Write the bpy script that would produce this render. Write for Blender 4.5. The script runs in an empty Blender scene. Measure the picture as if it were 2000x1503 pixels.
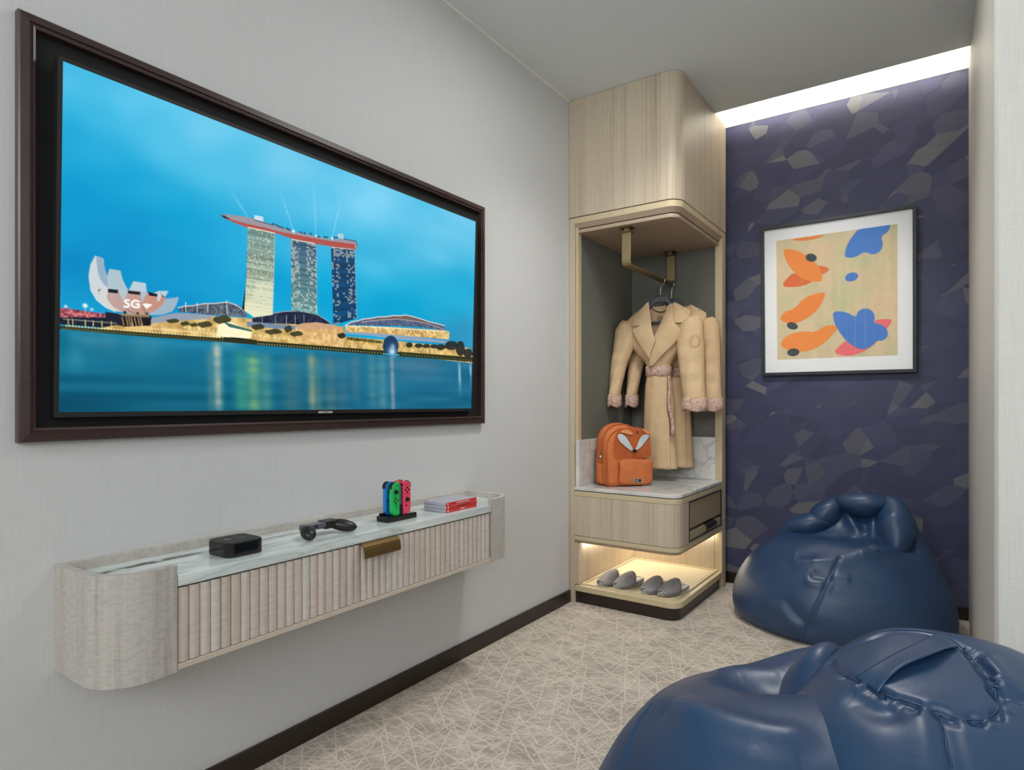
import bpy, bmesh, math, random
import numpy as np
from mathutils import Vector, Matrix
random.seed(7); RNG = np.random.default_rng(7)
scene = bpy.context.scene
COL = scene.collection

# ------------------------------------------------------------------ camera, world, lights, exposure
FPX, CY, YAW = 1215.0, 788.5, 0.607
CAM = np.array([1.5613, 0.0, 1.0])
cam_data = bpy.data.cameras.new('camera')
cam_data.sensor_fit = 'HORIZONTAL'; cam_data.sensor_width = 36.0
cam_data.lens = FPX * 36.0 / 2000.0
cam_data.shift_x = 0.0
cam_data.shift_y = (CY - 751.5) / 2000.0
cam_data.clip_start = 0.02
cam = bpy.data.objects.new('camera', cam_data)
cam.location = CAM.tolist(); cam.rotation_euler = (math.pi / 2, 0, YAW)
COL.objects.link(cam); scene.camera = cam
scene.view_settings.view_transform = 'Standard'
scene.view_settings.look = 'None'
scene.view_settings.gamma = 1.0
scene.view_settings.use_curve_mapping = False
scene.view_settings.exposure = 0.0

world = bpy.data.worlds.new('world'); scene.world = world; world.use_nodes = True
wb = world.node_tree.nodes['Background']
wb.inputs['Color'].default_value = (0.86, 0.93, 1.0, 1); wb.inputs['Strength'].default_value = 0.35

def area(name, loc, target, sx, sy, power, color=(1, 1, 1), spread=180):
    d = bpy.data.lights.new(name, 'AREA'); d.shape = 'RECTANGLE'; d.size = sx; d.size_y = sy
    d.energy = power; d.color = color; d.spread = math.radians(spread)
    o = bpy.data.objects.new(name, d); o.location = loc
    o.rotation_euler = (Vector(target) - Vector(loc)).to_track_quat('-Z', 'Y').to_euler()
    COL.objects.link(o); return o
area('ceiling_light_lamp', (0.95, 1.85, 2.50), (0.95, 1.85, 0), 0.55, 0.55, 9.0, (1.0, 0.985, 0.96))
area('room_fill_lamp', (3.3, -1.1, 2.25), (0.3, 1.6, 0.9), 2.2, 1.3, 36.0, (0.92, 0.96, 1.0))  # added broad fill, standing in for ceiling lights of the unseen room
area('back_room_lamp', (1.2, -2.2, 2.2), (1.0, 2.0, 1.1), 2.0, 1.2, 56.0, (0.98, 0.99, 1.0))
area('cove_strip_lamp', (1.11, 3.40, 2.60), (1.11, 3.52, 2.72), 1.05, 0.03, 6.0, (1.0, 0.95, 0.86))
def spot(name, loc, target, power, angle, blend, size, color):
    d = bpy.data.lights.new(name, 'SPOT'); d.energy = power; d.spot_size = math.radians(angle)
    d.spot_blend = blend; d.shadow_soft_size = size; d.color = color
    o = bpy.data.objects.new(name, d); o.location = loc
    o.rotation_euler = (Vector(target) - Vector(loc)).to_track_quat('-Z', 'Y').to_euler()
    COL.objects.link(o); return o
spot('picture_downlight_lamp', (0.95, 2.05, 2.50), (1.10, 3.56, 1.50), 34.0, 34, 0.8, 0.04, (1.0, 0.98, 0.95))
spot('downlight_lamp', (0.75, 2.2, 2.50), (0.85, 2.45, 0), 60.0, 125, 1.0, 0.10, (1.0, 0.97, 0.93))

# ------------------------------------------------------------------ measuring helpers (pixel of the photo -> point on a world plane)
_c, _s = math.cos(YAW), math.sin(YAW)
_r = np.array([_c, _s, 0.]); _w = np.array([-_s, _c, 0.]); _u = np.array([0, 0, 1.])
def ray(x, y): return _w + _r * (x - 1000.) / FPX - _u * (y - CY) / FPX
def hit(x, y, ax, val):
    d = ray(x, y); return CAM + d * ((val - CAM[ax]) / d[ax])
def proj(P):
    d = np.asarray(P, float) - CAM
    z = d @ _w
    return np.stack([1000. + FPX * (d @ _r) / z, CY - FPX * (d @ _u) / z], -1), z

# ------------------------------------------------------------------ colours and materials
def lin(c):
    c = np.asarray(c, float) / 255.
    return np.where(c <= 0.04045, c / 12.92, ((c + 0.055) / 1.055) ** 2.4)
def L4(c): return tuple(float(v) for v in lin(c)) + (1.0,)
class NT:
    def __init__(s, name):
        s.m = bpy.data.materials.new(name); s.m.use_nodes = True
        s.t = s.m.node_tree; s.b = s.t.nodes['Principled BSDF']
    def n(s, typ, **kw):
        nd = s.t.nodes.new(typ)
        for k, v in kw.items():
            if k.startswith('i_'):
                key = k[2:]
                key = int(key) if key.isdigit() else key.replace('_', ' ')
                nd.inputs[key].default_value = v
            else: setattr(nd, k, v)
        return nd
    def l(s, a, b): s.t.links.new(a, b)
    def val(s, x, nd, k):
        if hasattr(x, 'links') or isinstance(x, bpy.types.NodeSocket): s.l(x, nd.inputs[k])
        else: nd.inputs[k].default_value = x
    def math(s, op, a, b=0.0, c=None, clamp=False):
        nd = s.n('ShaderNodeMath', operation=op); nd.use_clamp = clamp
        s.val(a, nd, 0); s.val(b, nd, 1)
        if c is not None: s.val(c, nd, 2)
        return nd.outputs[0]
    def coord(s, kind='Object', scale=(1, 1, 1), rot=(0, 0, 0), loc=(0, 0, 0)):
        tc = s.n('ShaderNodeTexCoord'); mp = s.n('ShaderNodeMapping')
        mp.inputs['Scale'].default_value = scale; mp.inputs['Rotation'].default_value = rot; mp.inputs['Location'].default_value = loc
        s.l(tc.outputs[kind], mp.inputs['Vector']); return mp.outputs[0]
    def noise(s, vec, scale=1.0, detail=3.0, rough=0.55, dist=0.0):
        nd = s.n('ShaderNodeTexNoise'); nd.inputs['Scale'].default_value = scale
        nd.inputs['Detail'].default_value = detail; nd.inputs['Roughness'].default_value = rough
        nd.inputs['Distortion'].default_value = dist
        s.l(vec, nd.inputs['Vector']); return nd.outputs['Fac']
    def ramp(s, fac, stops):
        nd = s.n('ShaderNodeValToRGB'); e = nd.color_ramp.elements
        while len(e) < len(stops): e.new(0.5)
        for k, (p, c) in enumerate(stops):
            e[k].position = p; e[k].color = c if len(c) == 4 else L4(c)
        s.l(fac, nd.inputs[0]); return nd.outputs['Color']
    def mix(s, fac, a, b, mode='MIX'):
        nd = s.n('ShaderNodeMix', data_type='RGBA', blend_type=mode)
        s.val(fac, nd, 0)
        for k, v in ((6, a), (7, b)):
            if isinstance(v, tuple) and len(v) == 3: v = L4(v)
            s.val(v, nd, k)
        return nd.outputs[2]
    def base(s, c):
        if isinstance(c, bpy.types.NodeSocket): s.l(c, s.b.inputs['Base Color'])
        else: s.b.inputs['Base Color'].default_value = L4(c)
        return s
    def bump(s, h, strength=0.2, dist=0.002):
        nd = s.n('ShaderNodeBump'); nd.inputs['Strength'].default_value = strength; nd.inputs['Distance'].default_value = dist
        s.l(h, nd.inputs['Height']); s.l(nd.outputs[0], s.b.inputs['Normal']); return s
    def set(s, **kw):
        for k, v in kw.items(): s.b.inputs[k.replace('_', ' ')].default_value = v
        return s

def plain(name, c, rough=0.5, metal=0.0, var=0.04, spec=0.5, **kw):
    t = NT(name); n = t.noise(t.coord(), 25, 3)
    f = t.math('MULTIPLY_ADD', n, 2 * var, 1 - var)
    col = t.mix(1.0, L4(c), t.ramp(f, [(0, (0, 0, 0, 1)), (1, (1, 1, 1, 1))]), 'MULTIPLY')
    t.base(col).set(Roughness=rough, Metallic=metal)
    t.b.inputs['Specular IOR Level'].default_value = spec
    for k, v in kw.items(): t.b.inputs[k.replace('_', ' ')].default_value = v
    return t.m

def wood(name, light, dark, grain=(90, 90, 3), rip=0.25, ripscale=(10, 10, 110), rough=0.45, var=0.5, loc=(0, 0, 0)):
    t = NT(name)
    a = t.noise(t.coord(scale=grain, loc=loc), 1.0, 4, 0.6)
    b = t.noise(t.coord(scale=tuple(g * 0.12 for g in grain), loc=loc), 1.0, 3, 0.6)
    c = t.noise(t.coord(scale=ripscale), 1.0, 2, 0.5, 0.4)
    f = t.math('MULTIPLY_ADD', a, 0.55, t.math('MULTIPLY', b, 0.6))
    col = t.ramp(f, [(0.34, dark), (0.5, tuple((np.array(light) * (1 - var * .35) + np.array(dark) * var * .35))), (0.72, light)])
    c2 = t.math('MULTIPLY', t.math('SUBTRACT', c, 0.42, clamp=True), rip * 4, clamp=True)
    col = t.mix(c2, col, tuple(int(v) for v in (np.array(dark) * .96)))
    t.base(col).set(Roughness=rough).bump(a, 0.12, 0.001)
    return t.m

def linen(name, c, amp=0.10, rough=0.75):
    t = NT(name)
    a = t.noise(t.coord(scale=(260, 260, 9)), 1.0, 3, 0.6)
    b = t.noise(t.coord(scale=(14, 14, 330)), 1.0, 2, 0.6)
    d = t.noise(t.coord(scale=(1, 1, 1)), 2.2, 2)
    f = t.math('ADD', t.math('MULTIPLY', a, 0.6), t.math('MULTIPLY', b, 0.4))
    hi = tuple(min(255, v * (1 + amp)) for v in c); lo = tuple(v * (1 - amp) for v in c)
    col = t.ramp(f, [(0.3, lo), (0.7, hi)])
    t.base(col).set(Roughness=rough).bump(f, 0.15, 0.001)
    t.b.inputs['Specular IOR Level'].default_value = 0.25
    return t.m

M = {}
M['wallpaper'] = linen('wallpaper_linen_grey', (204, 205, 205), 0.022)
M['wallpaper_far_right'] = linen('wallpaper_linen_shade', (194, 190, 182), 0.03, 0.5)  # darker linen copy: the far wall's shade is put into its colour
M['wallpaper_right'] = linen('wallpaper_linen_warm', (230, 228, 221), 0.03, 0.55)
M['ceiling'] = plain('ceiling_paint', (226, 232, 232), 0.9, var=0.01)
M['white_paint'] = plain('white_paint', (238, 236, 228), 0.7, var=0.01)
M['base_dark'] = wood('baseboard_dark_wood', (44, 32, 26), (22, 15, 12), (60, 3, 60), 0.0, rough=0.35)
M['frame_dark'] = wood('television_frame_wood', (66, 48, 44), (34, 24, 22), (60, 4, 60), 0.1, rough=0.3)
M['oak'] = wood('pale_oak_veneer', (204, 190, 168), (156, 138, 116), (150, 150, 1.6), 0.10, (60, 60, 60), var=0.7)
M['oak_edge'] = wood('pale_oak_edge', (202, 186, 152), (180, 162, 128), (60, 60, 8), 0.05)
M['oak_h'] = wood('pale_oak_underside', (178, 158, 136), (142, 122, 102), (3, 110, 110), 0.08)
M['sycamore'] = wood('grey_figured_sycamore', (196, 191, 184), (146, 139, 131), (70, 70, 2.2), 0.30, (60, 60, 170), var=0.7)
M['bronze'] = plain('brushed_bronze', (128, 104, 66), 0.38, 0.9, 0.06)
M['brass'] = plain('aged_brass', (158, 142, 106), 0.42, 0.85, 0.05)
M['bronze_panel'] = plain('bronze_tinted_panel', (172, 154, 120), 0.35, 0.1, 0.04)
M['black_leather'] = plain('black_leather', (24, 25, 30), 0.45)
M['black_gloss'] = plain('black_gloss_plastic', (10, 10, 11), 0.12)
M['black_matt'] = plain('black_matt_plastic', (20, 20, 21), 0.5)
M['black_void'] = plain('black_felt', (7, 8, 8), 0.8)
M['grip'] = plain('black_grip_plastic', (20, 20, 20), 0.38)
M['grey_panel'] = linen('grey_green_fabric_panel', (112, 113, 105), 0.05)
M['leather_tray'] = plain('beige_leather_tray', (196, 187, 154), 0.5)
M['lip'] = plain('olive_bronze_lip', (176, 166, 132), 0.4, 0.1)
M['console_edge'] = wood('console_bottom_edge', (204, 192, 176), (186, 172, 154), (60, 60, 8), 0.05)
M['silver'] = plain('silver_plate', (196, 196, 196), 0.35, 0.4)
M['steel'] = plain('polished_steel', (190, 186, 176), 0.2, 1.0)
M['hanger'] = plain('grey_plastic_hanger', (92, 94, 100), 0.45)
M['emblem'] = plain('dark_brown_print', (60, 42, 30), 0.8)
M['frame_black'] = plain('black_green_picture_frame', (34, 42, 43), 0.5)
M['mat_board'] = plain('white_mat_board', (248, 249, 250), 0.85, var=0.01)

def marble(name, veincol, amount, stretch=(14, 1.6, 14), basecol=(222, 226, 224)):
    t = NT(name)
    v = t.coord(scale=stretch)
    n1 = t.noise(v, 1.0, 6, 0.62, 0.9)
    ridge = t.math('ABSOLUTE', t.math('SUBTRACT', n1, 0.5))
    vein = t.ramp(ridge, [(0.0, (1, 1, 1, 1)), (0.035, (0.25, 0.25, 0.25, 1)), (0.09, (0, 0, 0, 1))])
    n2 = t.noise(t.coord(scale=tuple(s * .45 for s in stretch), loc=(3, 1, 2)), 1.0, 5, 0.6, 0.6)
    mask = t.math('MULTIPLY', vein, t.math('SUBTRACT', t.math('MULTIPLY', n2, 2.6), 0.75, clamp=True), clamp=True)
    cloud = t.ramp(n2, [(0.3, tuple(int(b * 0.80) for b in basecol)), (0.62, basecol)])
    col = t.mix(t.math('MULTIPLY', mask, amount, clamp=True), cloud, veincol)
    t.base(col).set(Roughness=0.12)
    return t
M['marble'] = marble('white_marble', (150, 152, 152), 0.6, (5, 5, 5), (226, 226, 222)).m
def console_marble():
    t = marble('veined_green_white_marble', (132, 148, 148), 0.6, (16, 2.0, 16), (226, 234, 232))
    # long black vein that runs along the back of the slab
    base = t.b.inputs['Base Color'].links[0].from_socket
    tc = t.n('ShaderNodeNewGeometry'); sp = t.n('ShaderNodeSeparateXYZ'); t.l(tc.outputs['Position'], sp.inputs[0])
    w = t.noise(t.coord(scale=(9, 2.2, 4)), 1.0, 5, 0.65)
    w2 = t.noise(t.coord(scale=(30, 14, 4), loc=(4, 4, 4)), 1.0, 4, 0.6)
    xx = t.math('ADD', sp.outputs[0], t.math('MULTIPLY', t.math('SUBTRACT', w, 0.5), 0.075))
    xc = t.math('MULTIPLY_ADD', sp.outputs[1], -0.035, 0.105)
    d = t.math('ABSOLUTE', t.math('SUBTRACT', xx, xc))
    k = t.math('MULTIPLY', t.math('SUBTRACT', 0.012, d), 160, clamp=True)
    fade = t.math('MULTIPLY', t.math('SUBTRACT', 1.35, sp.outputs[1]), 1.5, clamp=True)
    k = t.math('MULTIPLY', t.math('MULTIPLY', k, fade), t.math('MULTIPLY', t.math('SUBTRACT', w2, 0.36, clamp=True), 7, clamp=True))
    t.base(t.mix(k, base, (40, 44, 46)))
    return t.m
M['marble_console'] = console_marble()

def slat_mat():
    t = NT('ribbed_pale_wood')
    tc = t.n('ShaderNodeNewGeometry'); sp = t.n('ShaderNodeSeparateXYZ'); t.l(tc.outputs['Position'], sp.inputs[0])
    idx = t.math('FLOOR', t.math('DIVIDE', t.math('SUBTRACT', sp.outputs[1], 0.679), 0.02413))
    wn = t.n('ShaderNodeTexWhiteNoise', noise_dimensions='1D'); t.l(idx, wn.inputs['W'])
    col = t.ramp(wn.outputs['Value'], [(0, (204, 188, 176)), (0.3, (214, 204, 199)), (0.55, (208, 194, 182)), (0.8, (210, 204, 199)), (1, (213, 199, 192))])
    cb = t.n('ShaderNodeCombineXYZ'); t.l(t.math('MULTIPLY_ADD', sp.outputs[1], 130, t.math('MULTIPLY', idx, 3.7)), cb.inputs[0]); t.l(t.math('MULTIPLY', sp.outputs[2], 5), cb.inputs[2])
    g = t.noise(cb.outputs[0], 1.0, 4, 0.65)
    cb2 = t.n('ShaderNodeCombineXYZ'); t.l(t.math('MULTIPLY', sp.outputs[1], 22), cb2.inputs[0]); t.l(t.math('MULTIPLY', sp.outputs[2], 120), cb2.inputs[2])
    h = t.noise(cb2.outputs[0], 1.0, 2, 0.5)
    f = t.math('ADD', t.math('MULTIPLY', g, 0.6), t.math('MULTIPLY', h, 0.4))
    t.base(t.mix(1.0, col, t.ramp(f, [(0.32, (0.80, 0.77, 0.74, 1)), (0.6, (1, 1, 1, 1))]), 'MULTIPLY')).set(Roughness=0.5)
    return t.m
M['slat'] = slat_mat()

def carpet():
    t = NT('taupe_carpet_with_scratch_lines')
    tc = t.n('ShaderNodeNewGeometry')
    warp = t.n('ShaderNodeTexNoise'); warp.inputs['Scale'].default_value = 60; warp.inputs['Detail'].default_value = 3
    t.l(tc.outputs['Position'], warp.inputs['Vector'])
    sub = t.n('ShaderNodeVectorMath', operation='SUBTRACT'); t.l(warp.outputs['Color'], sub.inputs[0]); sub.inputs[1].default_value = (.5, .5, .5)
    sc = t.n('ShaderNodeVectorMath', operation='SCALE'); t.l(sub.outputs[0], sc.inputs[0]); sc.inputs['Scale'].default_value = 0.007
    add = t.n('ShaderNodeVectorMath', operation='ADD'); t.l(tc.outputs['Position'], add.inputs[0]); t.l(sc.outputs[0], add.inputs[1])
    total = None
    ll = [(12, 3.2, 34, .46, 1.0), (38, 3.6, 40, .44, 1.0), (66, 3.0, 36, .42, .95), (93, 3.4, 38, .46, .95), (121, 3.2, 34, .42, 1), (149, 3.8, 42, .44, .9), (172, 3.0, 36, .42, .95),
          (25, 9, 70, .42, .8), (3, 8, 62, .42, .8), (100, 10, 74, .42, .8), (137, 9, 66, .42, .8)]
    for k, (ang, su, sv, rad, st) in enumerate(ll):
        mp = t.n('ShaderNodeMapping'); mp.vector_type = 'POINT'
        rot = t.n('ShaderNodeVectorRotate', rotation_type='Z_AXIS'); rot.inputs['Angle'].default_value = math.radians(ang)
        t.l(add.outputs[0], rot.inputs['Vector'])
        mp.inputs['Scale'].default_value = (su, sv * 0.32, 1); mp.inputs['Location'].default_value = (k * 3.71, k * 1.37, 0)
        t.l(rot.outputs[0], mp.inputs['Vector'])
        vo = t.n('ShaderNodeTexVoronoi', voronoi_dimensions='2D', feature='F1'); vo.inputs['Scale'].default_value = 1.0
        t.l(mp.outputs[0], vo.inputs['Vector'])
        # offset to the cell's own point, thin across and long along
        pos = t.n('ShaderNodeVectorMath', operation='SUBTRACT'); t.l(mp.outputs[0], pos.inputs[0]); t.l(vo.outputs['Position'], pos.inputs[1])
        ps = t.n('ShaderNodeSeparateXYZ'); t.l(pos.outputs[0], ps.inputs[0])
        ax = t.math('ABSOLUTE', ps.outputs[0]); ay = t.math('ABSOLUTE', ps.outputs[1])
        thick = 0.0026 * sv * 0.32 if su < 5 else 0.0017 * sv * 0.32
        a = t.math('GREATER_THAN', thick, ay)
        b = t.math('GREATER_THAN', rad, ax)
        m = t.math('MULTIPLY', t.math('MULTIPLY', a, b), st)
        total = m if total is None else t.math('MAXIMUM', total, m)
    fine = t.noise(t.coord(scale=(1, 1, 1)), 520, 2, 0.7)
    med = t.noise(t.coord(scale=(1, 1, 1)), 9, 5, 0.7)
    dry = t.noise(t.coord(scale=(1, 1, 1), loc=(5, 5, 5)), 150, 3, 0.7)
    bgf = t.math('ADD', t.math('MULTIPLY', med, 0.75), t.math('MULTIPLY', fine, 0.35))
    bg = t.ramp(bgf, [(0.36, (152, 142, 130)), (0.52, (174, 164, 152)), (0.7, (200, 191, 179))])
    msk = t.math('MULTIPLY', total, t.math('MULTIPLY', t.math('SUBTRACT', dry, 0.33, clamp=True), 7, clamp=True))
    t.base(t.mix(t.math('MULTIPLY', msk, 0.60), bg, (232, 221, 207))).set(Roughness=0.95)
    t.b.inputs['Specular IOR Level'].default_value = 0.1
    t.bump(t.math('ADD', fine, t.math('MULTIPLY', msk, 0.6)), 0.35, 0.003)
    return t.m
M['carpet'] = carpet()

def blue_paper():
    t = NT('navy_faceted_wallpaper')
    tc = t.n('ShaderNodeNewGeometry'); sp = t.n('ShaderNodeSeparateXYZ'); t.l(tc.outputs['Position'], sp.inputs[0])
    cb = t.n('ShaderNodeCombineXYZ'); t.l(sp.outputs[0], cb.inputs[0]); t.l(sp.outputs[2], cb.inputs[1])
    vo = t.n('ShaderNodeTexVoronoi', voronoi_dimensions='2D', feature='F1'); vo.inputs['Scale'].default_value = 8.0; vo.inputs['Randomness'].default_value = 1.0
    m1 = t.n('ShaderNodeMapping'); m1.inputs['Rotation'].default_value = (0, 0, 0.5); m1.inputs['Scale'].default_value = (0.85, 1.35, 1); t.l(cb.outputs[0], m1.inputs['Vector']); t.l(m1.outputs[0], vo.inputs['Vector'])
    rgb = t.n('ShaderNodeSeparateColor'); t.l(vo.outputs['Color'], rgb.inputs[0])
    # second, shifted and rotated cell set cuts the first into sharper facets
    rt = t.n('ShaderNodeVectorRotate', rotation_type='Z_AXIS'); rt.inputs['Angle'].default_value = 0.9; t.l(cb.outputs[0], rt.inputs['Vector'])
    v2 = t.n('ShaderNodeTexVoronoi', voronoi_dimensions='2D', feature='F1'); v2.inputs['Scale'].default_value = 6.0
    m2 = t.n('ShaderNodeMapping'); m2.inputs['Scale'].default_value = (1.5, 0.7, 1); t.l(rt.outputs[0], m2.inputs['Vector']); t.l(m2.outputs[0], v2.inputs['Vector'])
    rgb2 = t.n('ShaderNodeSeparateColor'); t.l(v2.outputs['Color'], rgb2.inputs[0])
    rnd = t.math('FRACT', t.math('MULTIPLY_ADD', rgb.outputs[0], 3.17, t.math('MULTIPLY', rgb2.outputs[1], 2.3)))
    ang = t.math('MULTIPLY', t.math('FRACT', t.math('MULTIPLY_ADD', rgb.outputs[1], 5.1, rgb2.outputs[0])), math.pi)
    warp = t.noise(cb.outputs[0], 14, 3, 0.6)
    u = t.math('ADD', t.math('MULTIPLY', sp.outputs[0], t.math('COSINE', ang)), t.math('MULTIPLY', sp.outputs[2], t.math('SINE', ang)))
    ph = t.math('MULTIPLY_ADD', u, 950, t.math('MULTIPLY', warp, 22))
    hatch = t.math('MULTIPLY_ADD', t.math('SINE', ph), 0.5, 0.5)
    hatch = t.math('POWER', hatch, 2.0)
    col = t.ramp(rnd, [(0.0, (54, 56, 88)), (0.30, (67, 69, 107)), (0.55, (59, 61, 96)), (0.76, (76, 78, 112)), (0.90, (88, 90, 110)), (0.985, (120, 120, 124))])
    hd = t.mix(t.math('MULTIPLY', hatch, 0.34), t.mix(t.math('MULTIPLY', t.noise(cb.outputs[0], 3.0, 3), 0.35), col, (84, 84, 92)), (32, 32, 44))
    t.base(hd).set(Roughness=0.5)
    t.b.inputs['Specular IOR Level'].default_value = 0.35
    e = t.n('ShaderNodeTexVoronoi', voronoi_dimensions='2D', feature='DISTANCE_TO_EDGE'); e.inputs['Scale'].default_value = 9.5
    t.l(cb.outputs[0], e.inputs['Vector'])
    t.bump(t.math('SUBTRACT', t.math('MULTIPLY', rnd, 0.5), t.math('MULTIPLY', hatch, 0.3)), 0.3, 0.002)
    return t.m
M['blue_paper'] = blue_paper()

def leather():
    t = NT('navy_faux_leather')
    v = t.coord()
    vo = t.n('ShaderNodeTexVoronoi', feature='DISTANCE_TO_EDGE'); vo.inputs['Scale'].default_value = 420; t.l(v, vo.inputs['Vector'])
    n = t.noise(v, 4, 4); w = t.noise(v, 16, 4, 0.6, 0.5)
    t.base(t.ramp(n, [(0.3, (31, 58, 92)), (0.7, (38, 67, 101))])).set(Roughness=0.36)
    t.b.inputs['Specular IOR Level'].default_value = 0.6
    t.l(t.math('MULTIPLY_ADD', w, 0.14, 0.34), t.b.inputs['Roughness'])
    b1 = t.n('ShaderNodeBump'); b1.inputs['Strength'].default_value = 0.08; b1.inputs['Distance'].default_value = 0.010; t.l(w, b1.inputs['Height'])
    b2 = t.n('ShaderNodeBump'); b2.inputs['Strength'].default_value = 0.12; b2.inputs['Distance'].default_value = 0.0006
    t.l(vo.outputs['Distance'], b2.inputs['Height']); t.l(b1.outputs[0], b2.inputs['Normal']); t.l(b2.outputs[0], t.b.inputs['Normal'])
    return t.m
M['leather'] = leather()

def cloth(name, c, c2=None, scale=700, rough=0.9, bump=0.3):
    t = NT(name); v = t.coord()
    n = t.noise(v, scale, 2, 0.7); m = t.noise(v, 18, 4, 0.6)
    c2 = c2 or tuple(x * 0.86 for x in c)
    t.base(t.ramp(t.math('ADD', t.math('MULTIPLY', n, 0.5), t.math('MULTIPLY', m, 0.5)), [(0.35, c2), (0.65, c)])).set(Roughness=rough)
    t.b.inputs['Specular IOR Level'].default_value = 0.15
    t.bump(t.math('ADD', t.math('MULTIPLY', n, 0.04), t.math('MULTIPLY', t.noise(v, 22, 3, 0.5, 0.6), 1.0)), bump, 0.012 if name == 'tan_cotton' else 0.004); return t.m
M['robe'] = cloth('tan_cotton', (224, 195, 157), (210, 180, 140))
M['orange'] = cloth('orange_canvas', (212, 126, 78), (194, 108, 62), 900)
M['orange_dark'] = cloth('rust_orange_canvas', (192, 104, 60), (174, 90, 50), 900)
M['peach'] = cloth('peach_felt', (240, 160, 106))
M['pale_felt'] = cloth('pale_grey_felt', (214, 220, 224))
M['felt_grey'] = cloth('mottled_grey_felt', (158, 154, 156), (126, 124, 126), 260, bump=0.6)
M['fleece'] = cloth('white_fleece', (244, 241, 234), (228, 224, 216), 200, bump=0.8)
M['sole'] = cloth('dark_grey_sole', (70, 68, 70), (56, 54, 56))
M['thread'] = plain('white_thread', (224, 222, 214), 0.8)
def paisley():
    t = NT('pink_beige_patterned_trim'); v = t.coord()
    a = t.noise(v, 110, 3, 0.6, 1.5)
    t.base(t.ramp(a, [(0.40, (140, 100, 96)), (0.46, (214, 178, 160)), (0.54, (236, 212, 192)), (0.62, (164, 116, 108))])).set(Roughness=0.85)
    return t.m
M['paisley'] = paisley()
for nm, c in dict(ctl_green=(22, 190, 92), ctl_blue=(24, 128, 206), ctl_pink=(240, 72, 104), ctl_red=(226, 70, 62)).items():
    M[nm] = plain(nm.replace('ctl_', '') + '_controller_plastic', c, 0.4, var=0.01)
M['smoke'] = plain('smoky_grey_plastic', (88, 92, 100), 0.25)
M['spine'] = plain('red_case_spine', (214, 52, 46), 0.35)
M['spine_dark'] = plain('dark_spine_print', (96, 40, 40), 0.4)
def clear_case():
    t = NT('clear_case_plastic'); t.base((196, 196, 206)).set(Roughness=0.12, Alpha=0.72); return t.m
M['case'] = clear_case()
M['paper_insert'] = plain('case_paper_insert', (196, 186, 206), 0.5)
def glass():
    t = NT('picture_glass'); t.base((255, 255, 255)).set(Roughness=0.02, Alpha=0.04)
    t.b.inputs['Specular IOR Level'].default_value = 0.12; return t.m
M['glass'] = glass()
def emit(name, c, s):
    t = NT(name); t.base((0, 0, 0)); t.b.inputs['Emission Color'].default_value = L4(c); t.b.inputs['Emission Strength'].default_value = s; return t.m
M['led'] = emit('warm_led_strip', (255, 244, 226), 38.0)
def painted(name, emission, rough=0.3):
    t = NT(name); at = t.n('ShaderNodeAttribute', attribute_name='paint')
    if emission:
        t.base((0, 0, 0)); t.l(at.outputs['Color'], t.b.inputs['Emission Color']); t.b.inputs['Emission Strength'].default_value = 1.0
        t.b.inputs['Specular IOR Level'].default_value = 0.15
    else: t.l(at.outputs['Color'], t.b.inputs['Base Color']); t.b.inputs['Specular IOR Level'].default_value = 0.1
    t.set(Roughness=rough); return t.m
M['screen'] = painted('television_picture', True, 0.35)
M['print'] = painted('art_print_paper', False, 0.8)

# ------------------------------------------------------------------ object helpers
ROOT = {}
def tag(o, label=None, cat=None, group=None, kind=None):
    if label: o['label'] = label
    if cat: o['category'] = cat
    if group: o['group'] = group
    if kind: o['kind'] = kind
    return o
def thing(name, loc, label, cat, group=None, rz=0.0):
    o = bpy.data.objects.new(name, None); COL.objects.link(o)
    o.location = loc; o.rotation_euler = (0, 0, rz); o.empty_display_size = 0.05
    ROOT[o.name] = Vector(loc)
    return tag(o, label, cat, group)
def obj(name, verts, faces, mat, parent=None, smooth=False, local=False, label=None, bevel=0, seg=2, mats=None, mi=None):
    """link a mesh; vertices are world coordinates unless local=True"""
    me = bpy.data.meshes.new(name)
    v = np.asarray(verts, float).reshape(-1, 3)
    off = np.zeros(3); r = parent
    while r is not None and r.parent is not None: r = r.parent
    if r is not None and not local: off = np.array(r.location)
    me.from_pydata((v - off).tolist(), [], [list(map(int, f)) for f in faces]); me.update()
    me.materials.append(mat)
    if mats:
        for m in mats: me.materials.append(m)
    if mi is not None: me.polygons.foreach_set('material_index', mi)
    if smooth: me.polygons.foreach_set('use_smooth', [True] * len(me.polygons))
    o = bpy.data.objects.new(name, me); COL.objects.link(o)
    if parent is not None: o.parent = parent
    if bevel:
        b = o.modifiers.new('bevel', 'BEVEL'); b.width = bevel; b.segments = seg; b.limit_method = 'ANGLE'; b.angle_limit = math.radians(40)
    if label: o['label'] = label
    return o
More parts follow.
